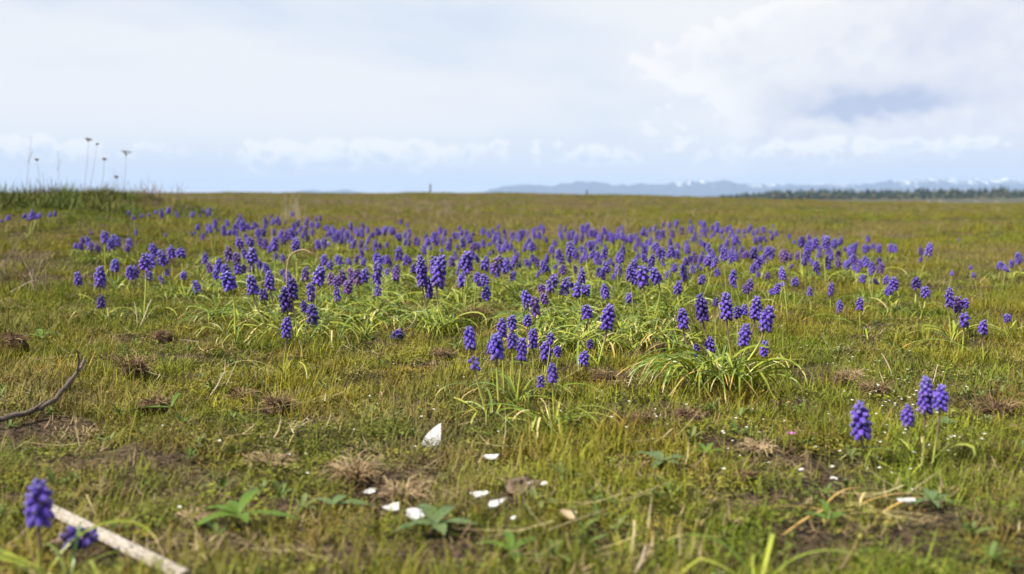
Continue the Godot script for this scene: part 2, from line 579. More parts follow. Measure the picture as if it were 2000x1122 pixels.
func make_materials() -> void:
	var petal := mat("petal", 0.52, Color.BLACK, 0.26)
	petal.rim_enabled = true
	petal.rim = 0.12
	mat("stem", 0.5, Color(0.25, 0.3, 0.1))
	mat("leaf", 0.34, Color(0.36, 0.4, 0.14), 0.42)
	mat("grass", 0.6, Color(0.3, 0.32, 0.12), 0.2)
	mat("litter", 0.9, Color(0.15, 0.13, 0.08), 0.15)
	mat("broadleaf", 0.5, Color(0.4, 0.5, 0.2), 0.25)
	mat("paper", 0.75, Color(0.5, 0.5, 0.5))
	M.paper.albedo_texture = noise_tex(0.03, 41, [[0.0, lin(0.45, 0.4, 0.34)], [0.42, lin(0.86, 0.85, 0.83)], [0.6, lin(1, 1, 1)], [1.0, lin(1, 1, 1)]], 256)
	M.paper.uv1_triplanar = true
	M.paper.uv1_scale = Vector3(26, 26, 26)
	mat("plain", 0.9, Color.BLACK, 0.3)
	var soil := mat("soil", 0.95, Color.BLACK, 0.25)
	soil.albedo_texture = noise_tex(0.035, 31, [[0.0, lin(0.16, 0.14, 0.12)], [0.35, lin(0.5, 0.46, 0.42)], [0.6, lin(0.95, 0.9, 0.85)], [1.0, lin(1.0, 1.0, 1.0)]])
	soil.uv1_triplanar = true
	soil.uv1_world_triplanar = true
	soil.uv1_scale = Vector3(3.1, 3.1, 3.1)
	soil.heightmap_enabled = true
	soil.heightmap_texture = noise_tex(0.05, 32, [])
	soil.heightmap_scale = 1.2
	var bark := mat("bark", 0.85, Color.BLACK, 0.3)
	bark.albedo_texture = noise_tex(0.02, 33, [[0.0, lin(0.35, 0.33, 0.31)], [0.5, lin(0.75, 0.72, 0.7)], [1.0, lin(1, 1, 1)]], 256)
	bark.uv1_triplanar = true
	bark.uv1_scale = Vector3(22, 22, 22)
	bark.heightmap_enabled = true
	bark.heightmap_texture = bark.albedo_texture
	bark.heightmap_scale = 0.12
	var hill := mat("hill", 1.0, Color.BLACK, 0.1)
	hill.resource_name = "hill"
	var sea := mat("sea", 0.18)
	sea.albedo_color = lin(0.05, 0.09, 0.13)

func build_ground() -> void:
	var b := MB.new()
	var rows := 330
	var cols := 230
	var grass_c := Color(0.07, 0.072, 0.022)
	var soil_c := Color(0.085, 0.062, 0.042)
	var dry_c := Color(0.13, 0.10, 0.06)
	for r in rows + 1:
		var f := float(r) / rows
		# depth from 4 m behind the lens to 140 m, close rows near the flowers
		var d := -4.0 + 4.6 * smoothstep(0.0, 0.08, f) if f < 0.08 else 0.6 * pow(140.0 / 0.6, pow((f - 0.08) / 0.92, 1.06))
		for c in cols + 1:
			var u := 2.0 * c / cols - 1.0
			var x := u * (1.5 + absf(d) * 0.75) * (1.0 + 0.8 * absf(u) * absf(u) * absf(u))
			if d > 60.0:
				x *= 1.0 + (d - 60.0) * 0.02
			var y := ground(x, -d)
			var k := clampf(0.5 + 0.9 * n_patch.get_noise_2d(x, -d) + 0.4 * n_tone.get_noise_2d(x * 2.0, -d * 2.0), 0.0, 1.0)
			var col := soil_c.lerp(grass_c, smoothstep(0.25, 0.7, k))
			col = col.lerp(dry_c, 0.55 * smoothstep(0.1, 0.6, n_tone.get_noise_2d(x * 0.5 + 40.0, -d * 0.5)))
			col = col.lerp(Color(0.15, 0.115, 0.065), 0.7 * dead_patch(x, -d))
			col = col.lerp(soil_c * 0.8, is_bare(x, -d))
			b.vert(Vector3(x, y, -d), col)
			if r > 0 and c > 0:
				var i := r * (cols + 1) + c
				b.quad(i - cols - 2, i - 1, i, i - cols - 1)
	tag(solo("ground", b.mesh(M.soil), Transform3D.IDENTITY, "olive turf and bare brown soil of the open meadow", "ground"), "", "", "", "structure")

func ridge(pts: Array, dist: float, deep: float, base_y: float, rough: float, seed_: int, snow_from: float, snow_px: Array, body_c: Color, called: String, label: String) -> void:
	# pts: (pixel x, pixel y) of the skyline; a real ridge with slopes on both sides at that distance
	var n := noise(1.0 / (dist * 0.02), seed_, 5)
	var b := MB.new()
	var cols := 520
	var rows := 22
	var x0: float = pts[0][0]
	var x1: float = pts[-1][0]
	for r in rows + 1:
		var v := 2.0 * r / rows - 1.0
		for c in cols + 1:
			var px := lerpf(x0, x1, float(c) / cols)
			var k := 0
			while k < pts.size() - 2 and pts[k + 1][0] < px: k += 1
			var f := clampf((px - pts[k][0]) / (pts[k + 1][0] - pts[k][0]), 0.0, 1.0)
			var py := lerpf(pts[k][1], pts[k + 1][1], f * f * (3.0 - 2.0 * f))
			var x := (px - 1000.0) / F * dist
			var top := EYE + (HORIZON - py) / F * dist
			var z := -dist + v * deep
			var nn := n.get_noise_2d(x, z)
			var prof := pow(1.0 - absf(v), 0.8)
			var h := base_y + (top - base_y) * clampf(prof + rough * nn * (0.25 + prof), 0.0, 1.3)
			var col := body_c
			if snow_from > 0.0:
				var near := 0.0
				for s in snow_px:
					near = maxf(near, 1.0 - smoothstep(0.4, 1.0, absf(px - s[0]) / s[1]))
				var hk := (h - base_y) / maxf(top - base_y, 1.0)
				if hk * near + 0.55 * n.get_noise_2d(x * 5.0, z * 2.0) + 0.3 * n.get_noise_2d(x * 14.0, z * 5.0) > snow_from:
					col = Color(0.66, 0.68, 0.70)
			b.vert(Vector3(x, h, z), col)
			if r > 0 and c > 0:
				var i := r * (cols + 1) + c
				b.quad(i - cols - 2, i - cols - 1, i, i - 1)
	tag(solo(called, b.mesh(M.hill), Transform3D.IDENTITY, label, "mountains"), "", "", "", "structure")

func build_distance() -> void:
	var b := MB.new()
	b.flat_quad(Vector3(-40000, SEA, -90), Vector3(-40000, SEA, -36000), Vector3(40000, SEA, -36000), Vector3(40000, SEA, -90))
	tag(solo("sea", b.mesh(M.sea), Transform3D.IDENTITY, "calm grey-blue strait below the meadow", "sea"), "", "", "", "structure")
	ridge([[880, 392], [930, 384], [960, 370], [1000, 362], [1040, 361], [1075, 366], [1110, 357], [1150, 356], [1200, 362], [1260, 361], [1300, 359], [1345, 354], [1400, 353], [1450, 360], [1500, 361], [1560, 362], [1620, 358], [1680, 361], [1740, 355], [1800, 351], [1860, 350], [1920, 354], [1960, 350], [2040, 356], [2150, 352], [2300, 370]], 30000.0, 2600.0, SEA, 0.16, 61, 1.0, [[1335, 40], [1370, 45], [1480, 50], [1625, 60], [1780, 70], [1860, 80], [1950, 90]], Color(0.058, 0.058, 0.062), "mountains", "hazy blue snow-streaked mountain range across the strait")
	ridge([[480, 390], [520, 380], [560, 376], [610, 371], [640, 374], [675, 370], [700, 376], [740, 380], [800, 387]], 33000.0, 2000.0, SEA, 0.1, 62, 0.0, [], Color(0.058, 0.058, 0.062), "far_hills", "faintest blue hills low on the horizon behind pale grass clump")
	# wooded shore across the water
	var shore := [[1270, 389.5], [1400, 386.5], [1480, 385], [1560, 383], [1650, 382.5], [1750, 382], [1850, 381], [1950, 378], [2050, 379], [2300, 384]]
	ridge(shore, 2600.0, 260.0, SEA, 0.05, 63, 0.0, [], Color(0.07, 0.07, 0.045), "far_shore", "low dark wooded headland across the water")
	var tree := MB.new()
	for k in 5:
		var f := k / 5.0
		var r := 0.23 * (1.0 - f * 0.85)
		var y := 0.1 + f * 0.72
		var prof := [[r, y, Color(1, 1, 1)], [r * 0.5, y + 0.12, Color(1, 1, 1)], [0.01, y + 0.28, Color(1, 1, 1)]]
		tree.lathe(prof, 7, Transform3D.IDENTITY, 0.25, k * 1.3)
	tree.lathe([[0.03, 0.0, Color(1.2, 1, 0.8)], [0.02, 0.2, Color(1.2, 1, 0.8)]], 5)
	var round_tree := MB.new()
	for k in 5:
		var o := Vector3(rng.randf_range(-0.2, 0.2), 0.5 + rng.randf_range(-0.15, 0.2), rng.randf_range(-0.2, 0.2))
		round_tree.lathe([[0.0, -0.25, Color.WHITE], [0.22, -0.12, Color.WHITE], [0.26, 0.06, Color.WHITE], [0.15, 0.2, Color.WHITE], [0.0, 0.26, Color.WHITE]], 7, Transform3D(Basis(Vector3.UP, k), o), 0.2, k)
	round_tree.lathe([[0.04, 0.0, Color.WHITE], [0.03, 0.4, Color.WHITE]], 5)
	var buf := PackedFloat32Array()
	var buf2 := PackedFloat32Array()
	for k in 5200:
		var px := rng.randf_range(1300.0, 2290.0)
		var j := 0
		while j < shore.size() - 2 and shore[j + 1][0] < px: j += 1
		var f: float = (px - shore[j][0]) / (shore[j + 1][0] - shore[j][0])
		var py: float = lerpf(shore[j][1], shore[j + 1][1], f * f * (3.0 - 2.0 * f))
		var v := rng.randf_range(-0.9, 0.5)
		var top := (HORIZON - py) / F * 2600.0 - SEA
		var p := Vector3((px - 1000.0) / F * 2600.0, SEA + top * pow(1.0 - absf(v), 0.8) * 0.96, -2600.0 - v * -260.0)
		var clearing := n_tone.get_noise_2d(px * 0.012, v * 0.35)
		if v > -0.2 and clearing > 0.22 and px > 1600.0: continue
		var size := lerpf(9.0, 26.0, pow(rng.randf(), 1.4)) * (0.8 + 0.5 * n_tone.get_noise_1d(px * 0.02)) * smoothstep(1290.0, 1560.0, px) + 3.0
		if rng.randf() < 0.7:
			put(buf, p, rng.randf() * TAU, size, size, Color(0.022, 0.034, 0.024) * rng.randf_range(0.6, 1.5))
		else:
			put(buf2, p, rng.randf() * TAU, size * 0.7, size * 0.75, Color(0.06, 0.06, 0.035) * rng.randf_range(0.6, 1.5))
	multi("conifer_wood", tree.mesh(M.hill), buf, "dark conifer wood along the far shore", "wood")
	multi("bare_wood", round_tree.mesh(M.hill), buf2, "brownish broadleaf trees among conifers on the far shore", "wood")
	# a few pale houses on that shore
	for q in [[1742, 0.0], [1772, 1.0], [1810, 0.4], [1838, 0.8], [1905, 0.2], [1946, 0.6]]:
		var hx: float = (q[0] - 1000.0) / F * 2400.0
		var h := thing("shore_house", Vector3(hx, SEA + 3.0, -2400.0), "tiny pale house at the foot of the far wooded shore", "house", "houses on the far shore")
		var wall := MB.new()
		var w: float = 5.0 + 2.0 * q[1]
		var t := 3.6
		for s in [[Vector3(-w, 0, 4), Vector3(w, 0, 4)], [Vector3(w, 0, 4), Vector3(w, 0, -4)], [Vector3(w, 0, -4), Vector3(-w, 0, -4)], [Vector3(-w, 0, -4), Vector3(-w, 0, 4)]]:
			wall.flat_quad(s[0], s[0] + Vector3(0, t, 0), s[1] + Vector3(0, t, 0), s[1], Color(0.5, 0.46, 0.40))
		part(h, "wall", wall.mesh(M.hill))
		var roof := MB.new()
		var e := w + 0.5
		roof.flat_quad(Vector3(-e, t, 4.5), Vector3(-e, t + 2.8, 0), Vector3(e, t + 2.8, 0), Vector3(e, t, 4.5), Color(0.16, 0.13, 0.12))
		roof.flat_quad(Vector3(-e, t, -4.5), Vector3(e, t, -4.5), Vector3(e, t + 2.8, 0), Vector3(-e, t + 2.8, 0), Color(0.16, 0.13, 0.12))
		roof.flat_tri(Vector3(-e, t, 4.5), Vector3(-e, t, -4.5), Vector3(-e, t + 2.8, 0), Color(0.45, 0.42, 0.38))
		roof.flat_tri(Vector3(e, t, 4.5), Vector3(e, t + 2.8, 0), Vector3(e, t, -4.5), Color(0.45, 0.42, 0.38))
		part(h, "roof", roof.mesh(M.hill))
		h.rotation.y = q[1] - 0.5
	# two posts on the crest
	for q in [[840, 380.5, 16.0, "taller weathered post standing alone on the meadow crest"], [1146, 383.5, 11.0, "short stub of a post on the meadow crest before mountains"]]:
		var d := 84.0
		var p := at_depth(q[0], q[1], d)
		p.y = ground(p.x, p.z) - 0.05
		var hgt: float = q[2] / F * d + 0.05
		var o := thing("fence_post", p, q[3], "post")
		var pm := MB.new()
		pm.tube([Vector3(0, 0, 0), Vector3(0.01, hgt * 0.5, 0), Vector3(0.02, hgt, 0)], 0.065, 0.058, 8, func(_f): return Color(0.11, 0.10, 0.095), 0.06)
		part(o, "shaft", pm.mesh(M.bark))
		var cap := MB.new()
		cap.lathe([[0.0, hgt + 0.03, Color(0.09, 0.085, 0.08)], [0.06, hgt + 0.02, Color(0.09, 0.085, 0.08)], [0.08, hgt - 0.03, Color(0.09, 0.085, 0.08)]], 8, Transform3D(Basis.IDENTITY, Vector3(0.02, 0, 0)))
		part(o, "top", cap.mesh(M.bark))

# colour of living turf at a spot
func turf_color(x: float, z: float) -> Color:
	var k := clampf(0.5 + 0.8 * n_patch.get_noise_2d(x * 1.3 + 20.0, z * 1.3), 0.0, 1.0)
	var j := clampf(0.5 + 0.9 * n_tone.get_noise_2d(x * 1.7, z * 1.7 + 7.0), 0.0, 1.0)
	var v := 0.92 + 0.5 * n_fine.get_noise_2d(x * 0.35, z * 0.35 + 3.0)
	var c := Color(0.098, 0.146, 0.014).lerp(Color(0.205, 0.192, 0.022), k) * v * 1.08
	return c.lerp(Color(0.235, 0.135, 0.035), 0.55 * smoothstep(0.5, 1.0, j))

# patches of last year's dead growth, scattered over the whole meadow
func dead_patch(x: float, z: float) -> float:
	var m := n_patch.get_noise_2d(x * 0.22 + 39.0, z * 0.16) * 1.1 + n_tone.get_noise_2d(x * 0.5 + 39.0, z * 0.3) * 0.5
	return smoothstep(-0.25, 0.35, m)

func build_turf() -> void:
	var tufts := []
	for k in 5:
		tufts.append(grass_tuft(50, 0.032, 0.014, 0.042, 0.0010, 0.65, 0.06))
	for k in 3:
		tufts.append(grass_tuft(26, 0.035, 0.028, 0.066, 0.0013, 0.8, 0.12))
	var n_tufts := tufts.size()
	var bufs := []
	for k in n_tufts: bufs.append(PackedFloat32Array())
	var litters := [litter_mesh(30, 0.035, 0.008, 0.026), litter_mesh(30, 0.035, 0.008, 0.026), litter_mesh(22, 0.035, 0.01, 0.034)]
	var lbuf := [PackedFloat32Array(), PackedFloat32Array(), PackedFloat32Array()]
	var mosses := [moss_mesh(80, 0.034), moss_mesh(80, 0.034), moss_mesh(60, 0.03)]
	var mbuf := [PackedFloat32Array(), PackedFloat32Array(), PackedFloat32Array()]
	# bands: near, far, tufts per square metre, size
	for band in [[0.45, 1.6, 1250.0, 1.0], [1.6, 3.4, 950.0, 1.0], [3.4, 8.0, 480.0, 1.1], [8.0, 26.0, 60.0, 1.9], [26.0, 92.0, 5.0, 3.4]]:
		var z0: float = band[0]
		var z1: float = band[1]
		var wide0 := 0.6 + z0 * 0.58
		var wide1 := 0.6 + z1 * 0.58
		var area := (wide0 + wide1) * (z1 - z0)
		var count := int(area * band[2])
		for k in count:
			# uniform over the trapezoid
			var d := 0.0
			while true:
				d = rng.randf_range(z0, z1)
				if rng.randf() * (0.6 + z1 * 0.58) < 0.6 + d * 0.58: break
			var x := rng.randf_range(-1, 1) * (0.6 + d * 0.58)
			var pn := n_patch.get_noise_2d(x * 2.2 + 3.0, -d * 2.2)
			var br := is_bare(x, -d) if d < 4.0 else 0.0
			if d < 3.5:
				var hit := false
				for q in clear:
					if absf(x - q[0]) < q[2] and absf(-d - q[1]) < q[2]:
						hit = true
						break
				if hit: continue
			var p := Vector3(x, ground(x, -d), -d)
			var s: float = band[3] * rng.randf_range(0.7, 1.25)
			var pick := rng.randf()
			var dens := clampf(0.86 + 0.7 * pn, 0.3, 1.0) * (1.0 - 0.93 * br)
			if d < 1.25:
				dens *= 0.84
			if pick < dens:
				var c := turf_color(x, -d) * rng.randf_range(0.75, 1.25)
				c = c.lerp(Color(0.19, 0.145, 0.07), 0.62 * dead_patch(x, -d))
				var long := 0.35 if rng.randf() < 0.1 + 0.25 * pn else 0.0
				var m := rng.randi() % 5 if long == 0.0 else 5 + rng.randi() % 3
				put(bufs[m], p, rng.randf() * TAU, s, s * rng.randf_range(0.7, 1.15) * (0.75 + 0.5 * clampf(0.5 + pn, 0, 1)), c, rng.randf_range(-0.2, 0.2), rng.randf_range(-0.2, 0.2))
			elif br > 0.5 and rng.randf() < 0.7:
				continue
			elif br < 0.3 and d < 5.0 and rng.randf() < 0.6:
				put(mbuf[rng.randi() % 3], p, rng.randf() * TAU, s, s, turf_color(x, -d) * rng.randf_range(0.7, 1.1))
			else:
				var m := rng.randi() % 3
				put(lbuf[m], p, rng.randf() * TAU, s, s, Color(0.26, 0.20, 0.115).lerp(Color(0.09, 0.06, 0.035), rng.randf()))
			if d < 5.0 and rng.randf() < 0.28 * (1.0 - br):
				var m := rng.randi() % 3
				put(mbuf[m], p + Vector3(rng.randf_range(-0.02, 0.02), 0, rng.randf_range(-0.02, 0.02)), rng.randf() * TAU, s, s, Color(0.10, 0.14, 0.025).lerp(Color(0.21, 0.195, 0.04), rng.randf()) * rng.randf_range(0.7, 1.2))
			if d < 5.0 and rng.randf() < 0.10 + 0.1 * br:
				var m := rng.randi() % 3
				put(lbuf[m], p, rng.randf() * TAU, s * 1.1, s, Color(0.33, 0.26, 0.15).lerp(Color(0.10, 0.065, 0.04), rng.randf()))
	for k in n_tufts:
		multi("grass", tufts[k], bufs[k], "short yellow-green grass of the meadow turf" if k < 5 else "longer loose grass blades scattered through the turf", "grass")
	for k in 3:
		multi("dry_litter", litters[k], lbuf[k], "dead straw and brown thatch lying among the grass", "straw")
		multi("moss", mosses[k], mbuf[k], "low moss and tiny leaflets between the grass blades", "moss")
	# small leafy weeds and long bent straws through the near turf
	var sprigs := []
	for v in 3:
		var sb := MB.new()
		for k in 7:
			var a := TAU * k / 7.0 + rng.randf_range(-0.4, 0.4)
			var l := rng.randf_range(0.012, 0.03)
			var wv := l * rng.randf_range(0.14, 0.26)
			var e := rng.randf_range(0.2, 1.2)
			var o := Vector3(cos(a) * cos(e), sin(e), sin(a) * cos(e))
			var sd := Vector3(-sin(a), 0, cos(a))
			var t := rng.randf_range(0.75, 1.25)
			var c := Color(t, t, t)
			var tip := o * l + Vector3(0, -l * 0.25, 0)
			sb.strip([Vector3.ZERO, o * l * 0.4, o * l * 0.75 - Vector3(0, l * 0.06, 0), tip], [sd, sd, sd, sd], [wv * 0.25, wv * 0.5, wv * 0.45, wv * 0.08], 0.3, [c, c, c, c])
		sprigs.append(sb.mesh(M.broadleaf))
	var straws := litter_mesh(5, 0.03, 0.04, 0.09)
	var stb := PackedFloat32Array()
	var spb := [PackedFloat32Array(), PackedFloat32Array(), PackedFloat32Array()]
	for k in 2600:
		var d := rng.randf_range(0.5, 3.2)
		var x := rng.randf_range(-1, 1) * (0.6 + d * 0.58)
		var p := Vector3(x, ground(x, -d) + 0.006, -d)
		var gn := n_tone.get_noise_2d(x * 0.8 + 60.0, d * 0.8)
		if gn > 0.02 and k % 2 == 0:
			var sc := rng.randf_range(0.5, 1.05)
			put(spb[k % 3], p, rng.randf() * TAU, sc, sc, Color(0.075, 0.13, 0.025).lerp(Color(0.14, 0.165, 0.055), rng.randf()))
		elif rng.randf() < 0.09:
			put(stb, p + Vector3(0, 0.008, 0), rng.randf() * TAU, 1.0, rng.randf_range(0.4, 0.9), Color(0.42, 0.35, 0.22).lerp(Color(0.22, 0.16, 0.09), rng.randf()), rng.randf_range(-0.4, 0.4), rng.randf_range(-0.4, 0.4))
	for k in 3: multi("leafy_weeds", sprigs[k], spb[k], "small blue-green leafy weeds speckled through the near turf", "weeds")
	multi("loose_straws", straws, stb, "long bent pale straws lying over the near turf", "straw")
	# tiny white spring flowers, thickest on the mossy turf
	var star := MB.new()
	for k in 5:
		var a := TAU * k / 5.0
		var o := Vector3(cos(a), 0.35, sin(a))
		var s := Vector3(-sin(a), 0, cos(a))
		star.flat_quad(Vector3(0, 0.018, 0), Vector3(0, 0.018, 0) + (o * 0.6 - s * 0.45) * 0.0026, Vector3(0, 0.018, 0) + o * 0.0032, Vector3(0, 0.018, 0) + (o * 0.6 + s * 0.45) * 0.0026, Color(0.8, 0.8, 0.76))
	star.tube([Vector3.ZERO, Vector3(0.001, 0.009, 0), Vector3(0, 0.018, 0)], 0.0004, 0.0003, 4, func(_f): return Color(0.12, 0.15, 0.04))
	var sbuf := PackedFloat32Array()
	for q in [[1760, 800, 130, 70, 70], [1640, 690, 110, 60, 50], [1480, 870, 130, 60, 26], [1860, 850, 90, 60, 26], [1250, 820, 120, 60, 20], [880, 790, 260, 90, 26], [420, 650, 250, 70, 22], [1720, 930, 160, 40, 22], [1100, 560, 500, 40, 26], [1700, 580, 250, 50, 22], [600, 900, 400, 100, 14]]:
		for k in int(q[4] * 0.7):
			var p := on_ground(q[0] + rng.randfn() * q[2] * 0.55, minf(1115.0, q[1] + rng.randfn() * q[3] * 0.55))
			var s := rng.randf_range(0.45, 0.95)
			put(sbuf, p, rng.randf() * TAU, s, s * rng.randf_range(0.7, 1.6), Color.WHITE, rng.randf_range(-0.3, 0.3), rng.randf_range(-0.3, 0.3))
	multi("whitlow_flowers", star.mesh(M.paper), sbuf, "pinhead white spring flowers dotted over the turf", "flowers")

func build_field_plants() -> void:
	# green weeds on the mound
	var weed := [grass_tuft(26, 0.05, 0.06, 0.16, 0.0045, 0.7, 0.06), grass_tuft(22, 0.05, 0.05, 0.13, 0.006, 0.9, 0.1)]
	var wbuf := [PackedFloat32Array(), PackedFloat32Array()]
	for k in 900:
		var d := rng.randf_range(6.0, 8.6)
		var px := rng.randf_range(-120.0, 360.0)
		var x := (px - 1000.0) / F * d
		var edge := smoothstep(350.0, 110.0, px + 130.0 * n_patch.get_noise_2d(x * 2.0, d * 2.0))
		if rng.randf() > edge: continue
		var s := rng.randf_range(0.7, 1.25)
		put(wbuf[k % 2], Vector3(x, ground(x, -d), -d), rng.randf() * TAU, s, s * rng.randf_range(0.3, 1.45) * (0.55 + 0.45 * edge), Color(0.042, 0.09, 0.016).lerp(Color(0.14, 0.135, 0.035), rng.randf()) * rng.randf_range(0.5, 1.25))
	# greener weeds in the open field
	for q in [[560, 402, 40, 8, 60], [1480, 405, 160, 6, 120], [1700, 412, 130, 10, 140], [1620, 430, 110, 12, 110], [1830, 410, 150, 8, 110], [860, 408, 60, 8, 40], [420, 412, 90, 10, 60], [300, 420, 70, 10, 60], [400, 381, 400, 3, 110], [1000, 383, 500, 3, 120], [1650, 392, 400, 3, 120]]:
		for k in q[4]:
			var p := on_ground(q[0] + rng.randfn() * q[2] * 0.6, q[1] + rng.randfn() * q[3] * 0.6)
			if p.z < -88.0: continue
			var s := rng.randf_range(0.35, 0.7) * (1.0 + 0.03 * -p.z)
			put(wbuf[k % 2], p, rng.randf() * TAU, s, s * 0.8, Color(0.075, 0.125, 0.03).lerp(Color(0.14, 0.15, 0.04), rng.randf()))
	for k in 2:
		multi("weedy_grass", weed[k], wbuf[k], "rank dark-green weeds on the mound and in field patches", "weeds")
	# thin dead stalks standing and leaning all over the field
	var stalk := MB.new()
	for k in 7:
		var a := rng.randf() * TAU
		var lean := rng.randf_range(0.05, 0.7)
		var l := rng.randf_range(0.06, 0.2)
		var o := Vector3(cos(a), 0, sin(a))
		var start := o.rotated(Vector3.UP, 1.7) * rng.randf() * 0.05
		stalk.tube([start, start + o * sin(lean) * l * 0.5 + Vector3.UP * cos(lean) * l * 0.5, start + o * sin(lean * 1.3) * l + Vector3.UP * cos(lean * 1.3) * l], 0.002, 0.001, 4, func(_f): return Color.WHITE)
	var dbuf := PackedFloat32Array()
	for q in [[860, 405, 110, 14, 150], [110, 372, 150, 8, 150], [280, 376, 90, 8, 60], [700, 395, 300, 10, 200], [1300, 395, 350, 8, 160], [420, 390, 140, 8, 120], [1000, 420, 300, 18, 60], [1750, 410, 250, 10, 80], [60, 560, 80, 40, 10], [1100, 470, 300, 40, 30]]:
		for k in q[4]:
			var p := on_ground(q[0] + rng.randfn() * q[2] * 0.6, q[1] + rng.randfn() * q[3] * 0.5)
			if p.z < -55.0 or p.z > -1.5: continue
			if q[1] < 380.0:
				var dm := rng.randf_range(7.0, 9.4)
				p = Vector3((q[0] + rng.randfn() * q[2] * 0.6 - 1000.0) / F * dm, 0, -dm)
				p.y = ground(p.x, p.z)
			var s := rng.randf_range(0.6, 1.2)
			var tall := rng.randf_range(1.0, 1.9) if q[1] == 372 else 1.0
			put(dbuf, p, rng.randf() * TAU, s, s * tall, Color(0.23, 0.17, 0.12).lerp(Color(0.30, 0.24, 0.17), rng.randf()) * (rng.randf_range(0.5, 1.1) if tall == 1.0 else rng.randf_range(0.35, 0.8)))
	multi("dead_stalks", stalk.mesh(M.litter), dbuf, "thin grey-brown dead stalks standing over the field grass", "stalks")
	# the pale bleached grass clump on the skyline
	var root := at_depth(575, 402, 10.5)
	root.y = ground(root.x, root.z)
	var bush := thing("dry_grass_clump", root, "tall bleached pale grass clump on the field with green base", "dry grass")
	for k in 24:
		var s := MB.new()
		var a := rng.randf() * TAU
		var l := rng.randf_range(0.06, 0.31)
		var o := Vector3(cos(a), 0, sin(a)) * rng.randf_range(0.15, 0.75)
		var st := Vector3(cos(a * 2.0), 0, sin(a * 2.0)) * rng.randf() * 0.17
		s.tube([st, st + (o * 0.35 + Vector3.UP) * l * 0.5, st + (o * 0.8 + Vector3.UP * 1.9) * l * 0.5, st + (o * 1.4 + Vector3.UP * 2.3) * l * 0.5], 0.0021, 0.001, 4, func(_f): return Color(0.42, 0.35, 0.29))
		part(bush, "stalk", s.mesh(M.litter))
	part(bush, "green_base", weed[1], Transform3D(Basis.IDENTITY.scaled(Vector3(1.6, 0.7, 1.6)), Vector3.ZERO))
	(bush.get_child(bush.get_child_count() - 1) as MeshInstance3D).mesh = colored_copy(weed[1], Color(0.09, 0.13, 0.03))
	# dead yarrow stalks on the mound: top pixel, foot pixel, umbel width in pixels
	var yar := [[60, 268, 42, 372, 0.0, "bare leaning dead stalk, tallest on the weedy mound"], [71, 312, 76, 372, 7.0, "short dead stalk with small button head on the weedy mound"], [112, 293, 109, 372, 0.0, "thin forked dead stalk without a head on the mound"], [172, 272, 157, 374, 14.0, "dead yarrow stalk with broad dark head beside a slimmer twin"], [189, 282, 165, 374, 5.0, "slim dead stalk with tiny head, twin of broad-headed yarrow"], [203, 311, 190, 374, 8.0, "dead yarrow stalk of middling height with small tilted head"], [246, 297, 234, 377, 19.0, "dead yarrow stalk with widest flat head at mound's end"], [226, 346, 193, 376, 8.0, "low dead stalk leaning away with drooping dark head"]]
	for y in yar:
		var d := 7.6
		var foot := at_depth(y[2], y[3], d)
		var g := ground(foot.x, foot.z)
		var top := at_depth(y[0], y[1], d + rng.randf_range(-0.2, 0.2))
		foot.y = g
		var o := thing("dead_yarrow_stalk", foot, y[5], "dead stalk")
		var s := MB.new()
		var e := top - foot
		s.tube([Vector3.ZERO, e * 0.35 + Vector3(0.012, 0, 0), e * 0.7 + Vector3(0.008, 0, 0), e], 0.0017, 0.001, 6, func(_f): return Color(0.24, 0.19, 0.165))
		part(o, "stem", s.mesh(M.litter))
		if y[4] > 0.0:
			var head := MB.new()
			var w: float = y[4] / F * d * 0.5
			for k in 14:
				var a := k * 2.4
				var r := w * sqrt((k + 0.5) / 14.0)
				var q := Vector3(cos(a) * r, rng.randf_range(-0.004, 0.006), sin(a) * r * 0.9)
				head.tube([Vector3(0, -w * 0.8, 0), q * 0.6 - Vector3(0, w * 0.25, 0), q], 0.0009, 0.0009, 4, func(_f): return Color(0.13, 0.10, 0.08))
				head.lathe([[0.0, -0.004, Color(0.13, 0.1, 0.085)], [0.0055, 0.0, Color(0.13, 0.1, 0.085)], [0.004, 0.004, Color(0.13, 0.1, 0.085)], [0.0, 0.005, Color(0.13, 0.1, 0.085)]], 6, Transform3D(Basis.IDENTITY, q))
			part(o, "flower_head", head.mesh(M.litter), Transform3D(Basis(Vector3(0, 0, 1), -0.15 if y[4] < 18.0 else -0.12), e))
		else:
			var twig := MB.new()
			twig.tube([e * 0.62, e * 0.72 + Vector3(0.02, 0.01, 0), e * 0.8 + Vector3(0.028, 0.01, 0)], 0.0018, 0.001, 4, func(_f): return Color(0.16, 0.115, 0.095))
			part(o, "side_twig", twig.mesh(M.litter))

func colored_copy(m: ArrayMesh, tint: Color) -> ArrayMesh:
	var a := m.surface_get_arrays(0)
	var cols: PackedColorArray = a[Mesh.ARRAY_COLOR]
	for k in cols.size():
		cols[k] = Color(cols[k].r * tint.r, cols[k].g * tint.g, cols[k].b * tint.b)
	a[Mesh.ARRAY_COLOR] = cols
	var out := ArrayMesh.new()
	out.add_surface_from_arrays(Mesh.PRIMITIVE_TRIANGLES, a)
	out.surface_set_material(0, m.surface_get_material(0))
	return out

# ------------------------------------------------------------------ grape hyacinths
var leaves := []
var dry_leaves := []
var foliage := []
var head_variants := []
var floret_meshes := []
var petal_tones := []
var placed_heads := []

